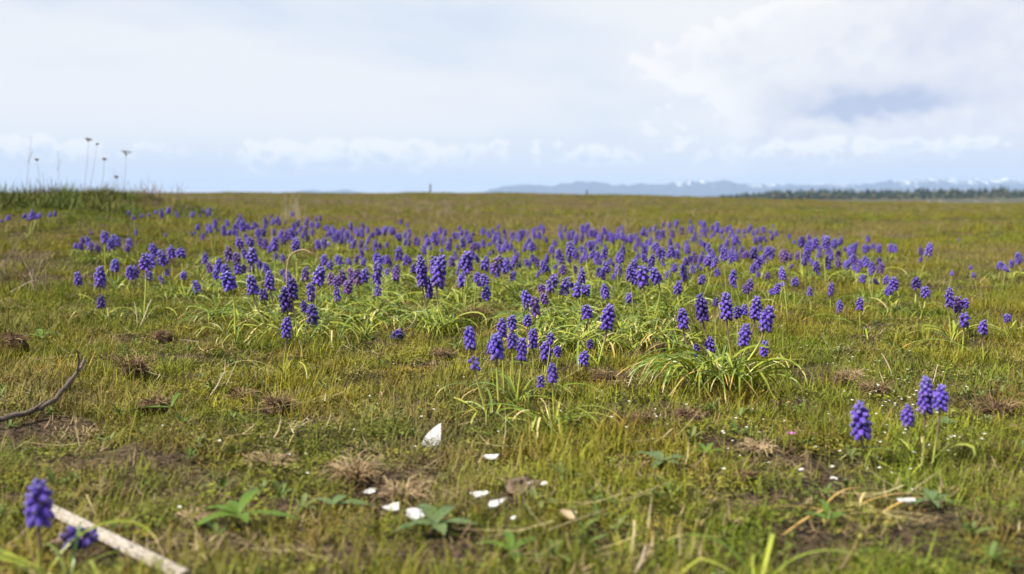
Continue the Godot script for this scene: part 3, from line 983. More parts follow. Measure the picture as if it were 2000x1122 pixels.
func stem_mesh(e: Vector3, out_dir: Vector3, r: float, sides: int, brown: float) -> ArrayMesh:
	# from the origin to e, arriving along out_dir
	var b := MB.new()
	var pts := []
	var l := e.length()
	var h0 := Vector3(e.x * 0.15, l * 0.35, e.z * 0.15)
	if absf(e.x) > e.y * 0.7:
		h0 = Vector3(e.x * 0.42, e.y * 0.28, e.z * 0.4)
	var h1 := e - out_dir * l * 0.35
	for k in 9:
		var t := k / 8.0
		var u := 1.0 - t
		pts.append(h0 * 3.0 * u * u * t + h1 * 3.0 * u * t * t + e * t * t * t)
	var low := Color(0.30, 0.33, 0.05)
	var top := Color(0.14, 0.085, 0.075)
	b.tube(pts, r * 1.1, r * 0.85, sides, func(f): return low.lerp(top, smoothstep(1.0 - brown, 1.15 - brown * 0.5, f)))
	return b.mesh(M.stem)

func add_flower(head: Vector3, foot: Vector3, length: float, radius: float, axis: Vector3, detail: int, label: String, group: String, tone: int, n_leaves: int, sparse := 0.0, droop := 0.0) -> Node3D:
	# head: where the flower head begins on its stem
	var o := thing("grape_hyacinth", foot, label, "grape hyacinth", group)
	var e := head - foot
	var r := clampf(radius * 0.15, 0.0012, 0.0023)
	part(o, "stem", stem_mesh(e, axis, r, 8 if detail > 1 else 5, rng.randf_range(0.3, 0.75) if detail > 1 else rng.randf_range(0.12, 0.5)))
	var x := axis.cross(Vector3(0, 0, 1)).normalized()
	var basis_ := Basis(x, axis, x.cross(axis).normalized())
	if detail > 1:
		var ax := MB.new()
		ax.tube([Vector3.ZERO, Vector3(0, length * 0.5, 0), Vector3(0, length * 0.93, 0)], r * 0.85, r * 0.4, 6, func(_f): return Color(0.13, 0.09, 0.20))
		var hd := part(o, "flower_head", ax.mesh(M.stem), Transform3D(basis_, e))
		for q in head_layout(length, radius, sparse, droop, rng.randf_range(0.0, 0.16), rng.randf_range(0.5, 0.72)):
			var k := 4 + rng.randi() % 2 if q[2] else rng.randi() % 4
			if q[3] > 0.0: k = 6 + rng.randi() % 2
			part(hd, "floret", floret_meshes[k], q[0], petal_tones[tone])
	else:
		var v := rng.randi() % head_variants.size()
		var s := Vector3(radius / 0.012, length / 0.04, radius / 0.012)
		part(o, "flower_head", head_variants[v], Transform3D(basis_ * Basis(Vector3.UP, rng.randf() * TAU) * Basis.from_scale(s), e), petal_tones[tone])
	if n_leaves > 0:
		if detail > 0:
			for k in n_leaves:
				add_leaf(o, rng.randf() * TAU, rng.randf_range(0.6, 1.0))
		else:
			part(o, "foliage", foliage[rng.randi() % foliage.size()], Transform3D(Basis(Vector3.UP, rng.randf() * TAU).scaled(Vector3(1, 0.8, 1) * rng.randf_range(0.65, 1.0)), Vector3.ZERO))
	return o

func add_leaf(o: Node3D, yaw: float, s: float, pool: Array = leaves, low := 0.85) -> void:
	part(o, "leaf", pool[rng.randi() % pool.size()], Transform3D(Basis(Vector3.UP, yaw).scaled(Vector3(s, s * low, s)), Vector3(cos(yaw), 0, -sin(yaw)) * 0.006 * rng.randf()))

func build_flowers() -> void:
	for k in 22: leaves.append(leaf_mesh(0 if k < 15 else 1))
	for k in 6: dry_leaves.append(leaf_mesh(2))
	for k in 8: foliage.append(merged_leaves(17, leaves, 0.02))
	for k in 16: head_variants.append(head_mesh(0.04, 0.012 * rng.randf_range(0.95, 1.12), 6, [0.0, 0.0, 0.12, 0.3][k % 4], rng.randf_range(-0.1, 0.35), rng.randf_range(0.05, 0.4) if k % 3 == 0 else 0.0, rng.randf_range(0.45, 0.8)))
	for k in 8:
		var b := MB.new()
		floret_into(b, Transform3D.IDENTITY, 9, [0.78, 0.92, 1.05, 1.22, 1.0, 1.15, 1.0, 0.9][k], k == 4 or k == 5, 0.0 if k < 6 else 0.55)
		floret_meshes.append(b.mesh(M.petal))
	for c in [Color(1, 1, 1), lin(0.62, 0.62, 0.62), lin(1.0, 1.05, 1.15), lin(1.1, 0.92, 0.68), lin(1.0, 0.9, 0.7)]:
		var m: StandardMaterial3D = M.petal.duplicate()
		m.albedo_color = c
		petal_tones.append(m)

	# --- foreground plants, one by one: head centre x, top y, bottom y, width, foot x, foot y (pixels), petal tone, leaves, sparse, droop, label
	var near := [
		[1681, 782, 860, 43, 1749, 920, 0, 2, 0, 0, "grape hyacinth with stem bent outward, in four-stemmed clump beside white turf flowers"],
		[1774, 789, 835, 28, 1780, 922, 0, 1, 0, 0, "shortest narrow grape hyacinth in the four-stemmed clump by white turf flowers"],
		[1809, 735, 811, 33, 1804, 917, 0, 2, 0, 0, "tallest grape hyacinth in the four-stemmed clump by white turf flowers"],
		[1838, 751, 805, 31, 1821, 923, 2, 2, 0.1, 0, "grape hyacinth pressed against the tallest in the four-stemmed clump"],
		[76, 934, 1028, 62, 78, 1135, 0, 3, 0.1, 0.1, "big blurred grape hyacinth standing beside the weathered wooden lath"],
		[917, 635, 684, 28, 952, 822, 2, 1, 0.1, 0.25, "pale-topped grape hyacinth with brown stem, leftmost stem of the loose clump behind white shard"],
		[927, 696, 722, 29, 952, 824, 2, 0, 0.6, 0.2, "nearly spent grape hyacinth with few florets, below pale-topped one"],
		[980, 620, 660, 23, 985, 790, 0, 0, 0, 0.1, "tall grape hyacinth behind the fullest head of loose clump behind white shard"],
		[1000, 616, 644, 20, 1003, 760, 0, 0, 0.2, 0.1, "small grape hyacinth showing behind the loose clump's tallest heads"],
		[970, 651, 702, 32, 974, 808, 2, 1, 0, 0.2, "fullest grape hyacinth on straight brown stem in clump behind white shard"],
		[958, 664, 692, 17, 966, 780, 0, 0, 0.2, 0.2, "slim grape hyacinth tucked beside the fullest head in loose clump"],
		[1000, 644, 683, 23, 998, 757, 0, 1, 0.05, 0.2, "grape hyacinth between the fullest head and the broad-skirted one, loose clump"],
		[1019, 659, 704, 26, 1010, 787, 0, 2, 0, 0.4, "broad-skirted grape hyacinth with drooping florets in the loose clump"],
		[1041, 641, 681, 23, 1042, 725, 0, 1, 0, 0.2, "grape hyacinth at the back of the loose clump, short brown stem"],
		[1075, 649, 673, 19, 1066, 745, 0, 0, 0, 0.2, "small grape hyacinth peeping over the paired heads of the loose clump"],
		[1067, 667, 704, 28, 1064, 736, 0, 1, 0, 0.25, "wide grape hyacinth of the paired heads in the loose clump"],
		[1089, 676, 699, 18, 1086, 745, 0, 0, 0.1, 0.2, "smallest grape hyacinth of the paired heads in the loose clump"],
		[1056, 733, 758, 18, 1050, 789, 0, 1, 0.2, 0.1, "stubby grape hyacinth low beside the green-stemmed one"],
		[1079, 707, 748, 24, 1083, 832, 0, 3, 0.1, 0.2, "grape hyacinth on a straight green stem nearest to the white shard's leaves"],
		[1141, 685, 715, 21, 1129, 731, 0, 1, 0, 0, "short lone grape hyacinth between loose clump and the leafy tussock"],
		[1188, 594, 647, 29, 1168, 719, 0, 2, 0, 0, "large grape hyacinth on curving pale-green stem, alone beyond the loose clump"],
		[1185, 692, 710, 18, 1190, 672, 2, 0, 0.75, 0.3, "withered grape hyacinth with upturned sparse florets near the ground"],
		[1152, 665, 680, 16, 1150, 705, 1, 0, 0.7, 0.2, "spent grape hyacinth with a few dark buds near ground"],
		[1030, 615, 640, 20, 1030, 700, 0, 1, 0.2, 0.3, "small dark grape hyacinth beside the reddish clod behind loose clump"],
		# the leafy tussock
		[1334, 602, 642, 25, 1355, 732, 0, 3, 0, 0.1, "grape hyacinth leaning outward at the end of the leafy tussock"],
		[1370, 571, 631, 28, 1404, 731, 1, 3, 0, 0.1, "deep-violet grape hyacinth on curved stem at the back of leafy tussock"],
		[1419, 571, 628, 28, 1432, 736, 0, 4, 0, 0, "tallest upright grape hyacinth on green stem in the leafy tussock"],
		[1477, 578, 627, 25, 1440, 734, 0, 3, 0, 0, "grape hyacinth on brown stem behind the outward-leaning one, leafy tussock"],
		[1499, 595, 649, 31, 1438, 753, 0, 5, 0, 0.1, "grape hyacinth leaning far out on thick yellow-green stem, leafy tussock"],
		[1455, 631, 678, 27, 1427, 749, 0, 5, 0, 0.05, "lower grape hyacinth at the front of the leafy tussock"],
		[1387, 656, 688, 22, 1389, 731, 0, 4, 0, 0.1, "small pale grape hyacinth low in the leafy tussock"],
		[1493, 665, 696, 20, 1476, 748, 2, 3, 0.1, 0.1, "small faded grape hyacinth low at the side of leafy tussock"],
		[1361, 670, 698, 19, 1372, 732, 1, 2, 0.3, 0.5, "drooping dark grape hyacinth under a broken stem in leafy tussock"],
		[1441, 597, 622, 18, 1440, 690, 1, 1, 0.2, 0.2, "half-hidden grape hyacinth between the tall heads behind leafy tussock"],
		[1454, 594, 617, 13, 1450, 690, 2, 1, 0.2, 0.2, "little pale grape hyacinth between the tall heads behind leafy tussock"],
		[1398, 582, 598, 15, 1398, 680, 1, 1, 0.2, 0.2, "small dark grape hyacinth with feathery head behind leafy tussock"],
		# the great drift's front edge
		[560, 618, 661, 23, 553, 735, 0, 2, 0, 0.1, "lone grape hyacinth on pale straight stem standing before the big drift"],
		[610, 594, 641, 28, 613, 660, 1, 4, 0, 0.05, "dark shaded grape hyacinth among leaves, behind the lone one"],
		[557, 560, 611, 29, 578, 668, 1, 5, 0, 0.05, "broad dark double-looking grape hyacinth head above the lone one"],
		[570, 543, 586, 27, 583, 667, 1, 4, 0, 0.05, "dark grape hyacinth rising behind the broad double-looking head"],
		[593, 587, 610, 16, 600, 660, 1, 1, 0.5, 0.3, "withered dark grape hyacinth in the shade of the drift's front"],
		[607, 550, 589, 20, 612, 655, 0, 3, 0, 0, "grape hyacinth right of the dark double-looking head at drift's front"],
		[492, 538, 577, 25, 520, 648, 0, 5, 0, 0.1, "grape hyacinth with flared skirt leaning over curved leaves at drift's front"],
		[526, 528, 568, 23, 545, 640, 0, 4, 0, 0, "grape hyacinth upright between two leaning ones at drift's front"],
		[514, 566, 585, 22, 540, 640, 1, 3, 0.1, 0.2, "low broad grape hyacinth half hidden at drift's front"],
		[823, 496, 565, 23, 840, 645, 0, 6, 0, 0, "very tall slender grape hyacinth of the pair of giants in the drift"],
		[858, 496, 564, 31, 872, 652, 0, 7, 0, 0, "broadest tallest grape hyacinth of the pair of giants in the drift"],
		[837, 539, 582, 20, 852, 640, 1, 4, 0, 0.1, "dark grape hyacinth in the gap between the pair of giants"],
		[847, 500, 535, 19, 860, 640, 0, 3, 0, 0, "grape hyacinth head tucked behind the broadest giant"],
		[736, 509, 558, 20, 735, 617, 0, 4, 0, 0, "tall two-tiered grape hyacinth standing clear in the drift"],
		[658, 558, 591, 15, 659, 645, 0, 4, 0, 0, "slim grape hyacinth on yellow stem before the purple-tinged group"],
		[195, 520, 562, 24, 195, 596, 0, 4, 0, 0.05, "largest of the scattered grape hyacinths ahead of the drift's thin end"],
		[196, 576, 604, 18, 197, 625, 1, 2, 0.1, 0.2, "low dark grape hyacinth in grass beneath the largest scattered one"],
		[152, 531, 559, 18, 158, 590, 0, 2, 0.1, 0.1, "small grape hyacinth beside the largest scattered one"],
		[383, 549, 573, 18, 396, 590, 0, 3, 0, 0.1, "small low grape hyacinth ahead of the drift's thin end"],
		# the small group with the tall pale stems
		[1855, 559, 602, 19, 1858, 664, 0, 3, 0.05, 0.1, "upright grape hyacinth on twin yellow-green stems beside pale faded heads"],
		[1872, 578, 611, 20, 1863, 662, 3, 2, 0.2, 0.3, "faded mauve grape hyacinth leaning by the upright twin-stemmed one"],
		[1886, 583, 603, 16, 1868, 662, 0, 1, 0.2, 0.3, "grape hyacinth behind the faded mauve one, leaning aside"],
		[1884, 611, 637, 24, 1880, 700, 0, 2, 0.35, 0.3, "loose open grape hyacinth on straight brown stem near faded mauve one"],
		[1921, 625, 653, 22, 1922, 708, 0, 2, 0, 0.2, "grape hyacinth on pale mauve stem standing apart from the faded ones"],
		[1968, 614, 630, 16, 1968, 660, 0, 2, 0.2, 0.2, "tiny grape hyacinth low in dark leaves apart from the others"],
		[1640, 586, 611, 13, 1640, 645, 0, 2, 0, 0.1, "thin grape hyacinth beside a dry papery leaf on mossy turf"],
		[1680, 580, 606, 15, 1680, 645, 0, 3, 0, 0, "small grape hyacinth with spreading leaves on the mossy turf"],
		[1624, 551, 577, 13, 1622, 615, 0, 1, 0, 0, "slender grape hyacinth alone on bare-stemmed turf beyond mossy patch"],
		[1582, 560, 579, 13, 1585, 614, 0, 1, 0, 0, "little grape hyacinth between two slender ones on open turf"],
		[1553, 540, 560, 15, 1551, 605, 0, 1, 0, 0, "grape hyacinth nodding on long yellow stem on open turf"],
	]
	for q in near:
		place_near(q)
	# fallen flowers
	var p1 := on_ground(773, 653, 0.012)
	var f1 := add_flower(p1 + Vector3(0.014, 0.004, 0), on_ground(800, 640), 0.03, 0.012, Vector3(-0.8, -0.45, 0.35).normalized(), 2, "fallen dark grape hyacinth head lying in the grass", "", 1, 0)
	f1.get_child(0).set_meta("label", "broken pale stem stub")
	var p2 := on_ground(172, 1052, 0.02)
	add_flower(p2 + Vector3(-0.02, 0.0, 0.005), on_ground(120, 1062), 0.035, 0.012, Vector3(0.97, 0.15, 0.1).normalized(), 2, "collapsed dark blue grape hyacinth lying across the weathered lath", "", 1, 0, 0.45)

	# --- the drift: [x, top, bottom, width, ...] in pixels of a 3.74 times enlarged window at (ox, oy)
	var views := [
		[0, 340, [840,608,710,65,945,665,768,55,985,665,760,55,1060,570,700,80,1100,580,695,60,1115,500,595,60,1175,545,665,65,1210,620,665,40,1250,517,612,60,1318,530,612,65,1085,700,775,62,1220,685,745,38,1172,730,800,35,1340,705,770,45,548,500,545,35,597,452,510,38,588,500,557,38,635,448,520,45,660,485,555,50,708,500,565,45,762,408,500,60,805,468,548,48,830,440,500,50,858,455,527,48,665,412,445,22,940,465,540,45,930,515,568,45,990,398,445,22,1208,430,458,18,10,325,358,22,58,295,340,36,175,285,325,34,210,290,340,36,235,258,330,46,262,290,330,36,288,275,325,25,362,272,315,25,400,265,310,25,940,265,300,25,972,300,335,30,1035,288,320,28,1085,283,310,25,1135,262,292,22,1177,240,328,30,1228,235,290,38,1292,270,320,28,1405,272,318,36,1480,255,285,18,1462,290,315,18,1510,285,312,20,1402,420,455,20,1425,412,438,18,1508,395,435,20,1532,395,425,18,1582,385,420,25,1630,408,452,28,1652,410,450,26,1495,565,660,50,1525,640,715,45]],
		[400, 400, [172,285,415,62,100,380,490,55,78,470,540,48,150,425,520,65,165,480,612,95,235,395,505,60,285,428,500,42,230,345,420,60,285,315,385,42,340,418,490,48,345,312,430,85,397,395,468,42,250,232,320,55,300,205,260,40,325,230,305,60,438,243,320,45,478,282,350,40,510,215,340,65,515,340,402,36,568,355,420,36,445,415,505,48,665,235,335,65,570,465,520,45,602,480,552,52,735,445,552,60,835,437,585,80,870,360,440,50,915,402,470,50,976,360,448,50,1060,390,445,30,1108,362,425,36,1145,315,388,40,1140,250,318,40,1178,280,335,35,920,490,580,60,965,510,600,65,1005,448,600,65,1045,550,645,70,1065,450,570,50,1112,445,590,70,1170,440,580,65,1160,385,450,45,1255,340,430,60,1265,580,665,55,1245,285,340,40,1278,275,325,30,1305,370,430,40,1330,265,315,30,1353,390,445,35,1330,460,512,38,1398,420,555,58,1418,280,420,55,1470,355,440,55,1490,370,430,40,1600,283,362,40,1530,420,500,60,1805,375,450,52,1828,330,400,30,1845,465,510,30,1865,500,600,36,12,180,210,20,35,170,200,18,88,165,195,22,138,182,230,28,155,185,230,26,220,135,180,35,255,90,115,20,275,110,190,46,310,130,185,40,375,130,175,35,345,150,185,30,230,180,235,30,385,165,235,45,425,165,230,46,400,225,300,45,450,140,165,20,492,110,150,25,540,95,150,34,590,112,140,18,575,220,285,50,555,175,250,40,600,165,260,46,630,168,250,46,665,185,230,35,500,170,220,35,680,105,165,38,640,45,85,26,740,100,170,42,780,118,165,36,820,122,175,35,785,165,225,30,740,175,275,40,715,195,250,35,878,150,188,24,910,150,220,35,920,175,250,40,945,165,200,28,890,205,235,22,958,230,280,30,990,180,230,35,1000,195,295,42,1025,200,280,40,1040,195,245,35,1050,250,280,20,825,250,320,50,870,235,310,52,905,270,300,25,1065,155,215,30,1105,150,230,40,1145,165,220,38,1150,200,240,33,1185,160,205,28,1230,195,235,28,1255,185,225,30,1275,175,225,30,1310,155,220,40,1325,150,185,25,1200,220,250,25,1375,155,220,38,1402,205,250,32,1490,165,215,28,1485,215,310,38,1460,215,245,22,1540,225,290,36,1560,240,300,30,1615,205,265,35,1635,245,290,28,1650,295,335,28,1690,195,240,32,1685,245,300,30,1710,215,300,42,1745,220,285,38,1790,230,295,35,1732,315,350,28,1850,200,250,25,1845,285,330,28]],
		[800, 400, [420,320,490,85,460,330,400,40,390,483,600,70,490,358,425,40,555,345,500,60,585,335,370,25,545,500,585,60,510,550,600,40,560,590,690,65,605,430,500,45,650,345,500,70,640,470,530,40,705,375,495,65,765,370,460,55,740,440,480,34,755,480,550,45,805,415,460,30,875,390,465,45,930,370,450,36,935,480,530,30,975,448,500,44,850,615,750,70,915,660,800,75,965,575,640,56,985,640,720,66,1045,490,650,75,1065,430,470,40,1095,320,430,60,1120,435,505,58,1175,260,380,70,1170,380,430,40,1205,430,495,40,1255,440,500,30,1255,370,430,30,1140,515,660,75,1185,560,610,35,1235,550,670,78,1290,580,660,64,1292,725,825,78,1325,360,395,28,1378,330,395,38,1390,385,440,38,1385,448,520,45,1435,405,495,55,1465,385,430,35,1488,410,455,30,1530,405,520,50,1490,500,548,36,1420,515,550,28,1425,565,685,65,1610,640,715,60,1640,395,480,62,1635,470,585,70,1705,430,590,88,1795,450,575,80,1760,435,480,40,1665,345,400,30,1700,355,395,30,1730,325,370,30,1800,265,345,58,1840,305,410,58,1855,405,450,30,355,200,248,24,385,228,260,28,423,182,212,22,440,210,280,46,405,265,290,25,465,200,230,28,470,265,330,48,495,270,330,40,535,245,310,42,580,270,305,28,535,162,225,38,575,185,245,35,612,240,290,30,635,205,255,30,650,185,220,22,680,255,285,20,700,190,225,22,705,235,265,20,748,188,250,35,790,195,245,22,820,185,228,22,815,235,265,25,862,185,235,25,857,255,300,25,905,218,265,25,937,160,205,28,940,200,250,35,968,208,255,25,998,228,280,28,1060,248,310,40,610,320,360,20,680,310,345,22,768,310,355,25,725,300,340,30,885,300,350,25,1045,360,390,20,1098,165,220,24,1118,215,265,35,1162,190,260,38,1192,178,225,38,1222,205,260,35,1262,135,205,35,1300,125,190,38,1260,205,270,40,1290,200,245,35,1325,165,235,40,1350,165,240,40,1370,190,230,33,1400,190,260,40,1430,175,225,35,1440,210,265,40,1470,185,265,40,1480,240,290,35,1500,205,255,38,1525,195,250,40,1555,178,225,28,1578,215,275,40,1615,210,275,40,1645,205,250,35,1560,270,300,25,1665,265,305,25,1698,272,312,30,1705,170,225,40,1755,165,200,25,1785,150,200,25,1730,205,240,30,1732,250,300,30,1762,225,280,30,1815,180,245,40,1850,170,235,40,1255,295,345,33,1280,300,340,30,1290,270,305,25,1362,250,290,28,1368,295,325,25,1428,280,310,22]],
		[1200, 400, [412,245,335,42,465,275,325,38,395,345,395,40,455,325,395,56,365,405,445,34,440,420,490,48,390,478,540,40,510,425,550,55,570,420,500,40,550,365,430,45,585,340,420,38,645,330,370,25,635,355,425,40,703,315,370,35,685,365,450,62,632,450,480,22,605,430,460,22,750,460,520,42,643,500,580,58,468,548,655,60,405,122,175,30,458,108,165,32,490,150,215,42,545,140,205,26,355,170,240,45,425,170,240,40,590,195,270,28,628,210,240,22,632,245,300,32,657,110,170,35,660,190,240,35,680,165,200,28,730,170,225,25,752,120,185,45,770,165,200,28,790,165,205,28,788,210,260,28,842,195,240,25,865,200,235,25,890,215,280,46,875,270,370,45,915,255,300,25,890,340,405,40,945,210,245,22,1015,180,225,25,1045,160,220,26,1090,148,205,36,1160,212,245,25,1105,240,275,26,780,280,345,35,810,275,320,35,820,300,350,30,795,362,412,35,852,395,430,28,940,285,395,45,965,330,390,46,1020,300,390,58,1068,285,335,35,1050,370,460,55,1095,360,430,50,1125,300,370,54,1155,290,410,45,1120,485,545,38,1050,480,530,35,990,530,630,55,960,570,650,50,880,570,605,30,1150,612,655,42,1230,565,590,25,1315,255,285,24,1370,220,305,56,1415,255,340,46,1440,250,335,44,1470,230,310,54,1440,300,345,40,1550,225,320,56,1535,220,280,40,1610,240,310,50,1645,255,300,35,1500,290,350,40,1495,340,390,38,1240,320,415,60,1280,350,405,48,1350,335,400,54,1420,345,390,33,1445,390,440,32,1290,430,470,28,1490,468,515,32,1565,360,465,50,1585,320,400,45,1638,330,380,44,1635,375,455,42,1685,300,340,25,1720,290,370,44,1745,295,370,42,1768,265,330,32,1700,400,470,46,1735,365,440,50,1765,370,440,48,1800,395,460,50,1755,430,480,44,1780,460,500,30,1830,280,350,44,1850,285,345,40,1850,390,450,40,1815,505,565,45]],
		[1500, 400, [770,275,320,36,813,280,345,40,900,280,345,40,930,285,345,35,815,380,430,45,828,415,500,52,755,480,510,25,795,535,585,38,868,510,580,42,920,520,625,66,880,590,660,58,1085,525,612,68,1153,592,672,62,1117,295,370,38,1117,375,420,28,1180,270,380,56,1345,485,515,28,1482,440,475,30,1508,490,535,32,1398,245,265,18,1702,410,475,52,1755,455,495,36,1735,440,480,36,1783,395,455,42,1832,345,425,50]],
	]
	var all := []
	for w in views:
		var a: Array = w[2]
		for k in range(0, a.size(), 4):
			all.append([w[0] + a[k] / 3.74, w[1] + a[k + 1] / 3.74, w[1] + a[k + 2] / 3.74, a[k + 3] / 3.74])
	# skip what two windows both show
	var kept := []
	for q in all:
		var twin := false
		for o in kept:
			if absf(o[0] - q[0]) < 4.0 and absf((o[1] + o[2]) * 0.5 - (q[1] + q[2]) * 0.5) < 6.0:
				twin = true
				break
		if not twin: kept.append(q)
	kept.sort_custom(func(a, b): return a[3] * (a[2] - a[1]) > b[3] * (b[2] - b[1]))
	var singles := 300 - near.size() - 2
	var far_mesh := head_mesh(0.04, 0.012, 5)
	var stem_b := MB.new()
	stem_b.tube([Vector3(0.004, -0.11, 0.0), Vector3(0.001, -0.06, 0), Vector3(0, -0.02, 0), Vector3.ZERO], 0.0018, 0.0015, 4, func(_f): return Color(0.23, 0.25, 0.05))
	far_mesh = stem_b.mesh(M.stem, far_mesh)
	var fbuf := PackedFloat32Array()
	for k in kept.size():
		var q: Array = kept[k]
		var cy: float = (q[1] + q[2]) * 0.5
		var wp: float = maxf(q[3] - 1.2, q[3] * 0.85)
		var hp: float = maxf(q[2] - q[1] - 1.0, (q[2] - q[1]) * 0.85)
		wp = minf(wp, hp * 0.92)
		var d := F * 0.027 / wp
		var p := at_depth(q[0], cy, d)
		var above := p.y - ground(p.x, p.z)
		p = on_ground(q[0], cy, clampf(above, 0.075, 0.155))
		d = -p.z
		var length := clampf(hp * d / F * 1.08, 0.016, 0.056)
		var radius := clampf(wp * d / F * 0.60, 0.007, 0.0180)
		var axis := Vector3(rng.randfn() * 0.16, 1, rng.randfn() * 0.16).normalized()
		var tone := 0
		var group := "grape hyacinths of the great drift"
		var label := "grape hyacinth crowded into the great drift across the meadow"
		tone = [0, 0, 0, 0, 0, 1, 2, 4, 4, 0][rng.randi() % 10]
		if cy < 430.0 and q[0] < 120.0:
			label = "grape hyacinth at the foot of the weedy mound"; group = "grape hyacinths by the mound"
		elif cy < 430.0 and q[0] < 410.0:
			label = "grape hyacinth in the thin straggle between mound and drift"; group = "grape hyacinths straggling past the mound"
		elif cy < 500.0 and q[0] < 285.0:
			label = "grape hyacinth in the small round patch before the mound"; group = "grape hyacinths of the small patch"
		elif q[0] < 385.0:
			label = "grape hyacinth scattered at the drift's thin end"; group = "grape hyacinths at the thin end"
		elif q[0] > 1940.0:
			label = "grape hyacinth in the little bunch far out on olive turf"; group = "grape hyacinths of the little bunch"
		elif q[0] > 1790.0:
			label = "grape hyacinth in the yellow-stemmed trio out on olive turf"; group = "grape hyacinths of the yellow-stemmed trio"
			if cy > 515.0: label = "tiny stray grape hyacinth low on the olive turf"; group = "stray grape hyacinths"
		elif q[0] > 1520.0 and cy < 535.0:
			label = "grape hyacinth in the dense end of the drift with mauve heads"; group = "grape hyacinths at the dense end"
			if cy > 493.0 and rng.randf() < 0.6: tone = 3
		elif q[0] > 1690.0:
			label = "grape hyacinth in the loose group over curling pale leaves"; group = "grape hyacinths over curling leaves"
		elif cy > 535.0 and q[0] > 1000.0 and q[0] < 1250.0:
			label = "grape hyacinth on the leafy slope behind the loose clump"; group = "grape hyacinths on the leafy slope"
		elif cy < 470.0:
			label = "small grape hyacinth on the drift's far fringe against open field"; group = "grape hyacinths of the far fringe"
		if q[0] > 640.0 and q[0] < 690.0 and cy > 520.0 and cy < 575.0: tone = 3
		if q[0] > 1040.0 and q[0] < 1070.0 and cy > 550.0 and cy < 600.0: tone = 3
		if group == "grape hyacinths of the great drift":
			var cut: Array = []
			for z in [[470, "before the arched dry stem's flowers at the drift's loose corner"], [560, "in the thick of the drift short of the arched stem"], [640, "close round the arched dry stem"], [720, "beside the purple-tinged group past the arched stem"], [800, "around the tall two-tiered head in the drift"], [900, "close behind or beside the pair of giants"], [1000, "in the open weave of heads beyond the giants"], [1110, "near the pale dry grass wisp within the drift"], [1230, "between the leafy slope and the far fringe"], [1340, "in the tight knot of broad heads behind leafy slope"], [9999, "behind the leafy tussock toward the dense end"]]:
				if q[0] < z[0]:
					cut = z
					break
			var look := "grape hyacinth"
			if tone == 3: look = "mauve-tinged grape hyacinth"
			elif wp > 17.0: look = "large-headed grape hyacinth"
			elif wp < 11.0: look = "small-headed grape hyacinth"
			label = look + " " + cut[1]
			group = "grape hyacinths " + cut[1]
		var foot := p + Vector3(rng.randf_range(-0.02, 0.02) - axis.x * 0.03, 0, rng.randf_range(-0.02, 0.015))
		foot.y = ground(foot.x, foot.z)
		var neck := p - axis * length * 0.55
		if neck.y < foot.y + 0.012: neck.y = foot.y + 0.012
		if k < singles:
			var leafy := 1.0 - smoothstep(1600.0, 1750.0, q[0])
			add_flower(neck, foot, length, radius, axis, 1 if d < 2.3 else 0, label, group, tone, (5 if leafy > 0.5 else 2), 0.0, 0.1)
		else:
			var s := radius / 0.012
			put(fbuf, neck, rng.randf() * TAU, s, length / 0.04, Color.WHITE, axis.x, axis.z)
	for k in range(singles, kept.size()):
		var q: Array = kept[k]
		if q[0] < 390.0 or q[0] > 1700.0: continue
		var n_more := 1 if rng.randf() < 0.75 else 2
		for j in n_more:
			var p := on_ground(q[0] + rng.randfn() * 16.0, (q[1] + q[2]) * 0.5 + rng.randfn() * 4.0, rng.randf_range(0.08, 0.14))
			var sc := rng.randf_range(0.75, 1.05)
			put(fbuf, p, rng.randf() * TAU, sc, sc * rng.randf_range(0.8, 1.15), Color.WHITE, rng.randfn() * 0.15, rng.randfn() * 0.15)
	multi("distant_grape_hyacinths", far_mesh, fbuf, "smallest grape hyacinths filling out the far side of the drift", "grape hyacinths")

func place_near(q: Array) -> void:
	var foot := on_ground(q[4], q[5])
	var d := -foot.z
	var top := at_depth(q[0], q[1], d)
	var low := at_depth(q[0], q[2], d)
	var length := top.distance_to(low)
	var radius: float = q[3] / F * d * 0.5 * 0.98
	if length < 0.018: length = 0.018
	# the head leans as its stem arrives
	var lean := (low - foot)
	var axis := Vector3(clampf(lean.x / maxf(lean.y, 0.03) * 0.35, -0.4, 0.4), 1.0, rng.randf_range(-0.12, 0.12)).normalized()
	if q[0] == 1681: axis = Vector3(-0.10, 1, 0.05).normalized()
	if q[0] == 1499: axis = Vector3(0.2, 1, 0.1).normalized()
	if q[0] == 1185: axis = Vector3(-0.1, -1, 0.1).normalized()
	if q[0] == 858: axis = Vector3(0.16, 1, 0.05).normalized()
	if q[0] == 823: axis = Vector3(-0.07, 1, 0.05).normalized()
	var mid := (top + low) * 0.5
	var neck := mid - axis * length * 0.5
	neck.y = maxf(neck.y, foot.y + 0.01)
	add_flower(neck, foot, length * 1.02, radius, axis, 2 if q[3] >= 22 else 1, q[10], "", q[6], q[7], q[8], q[9])

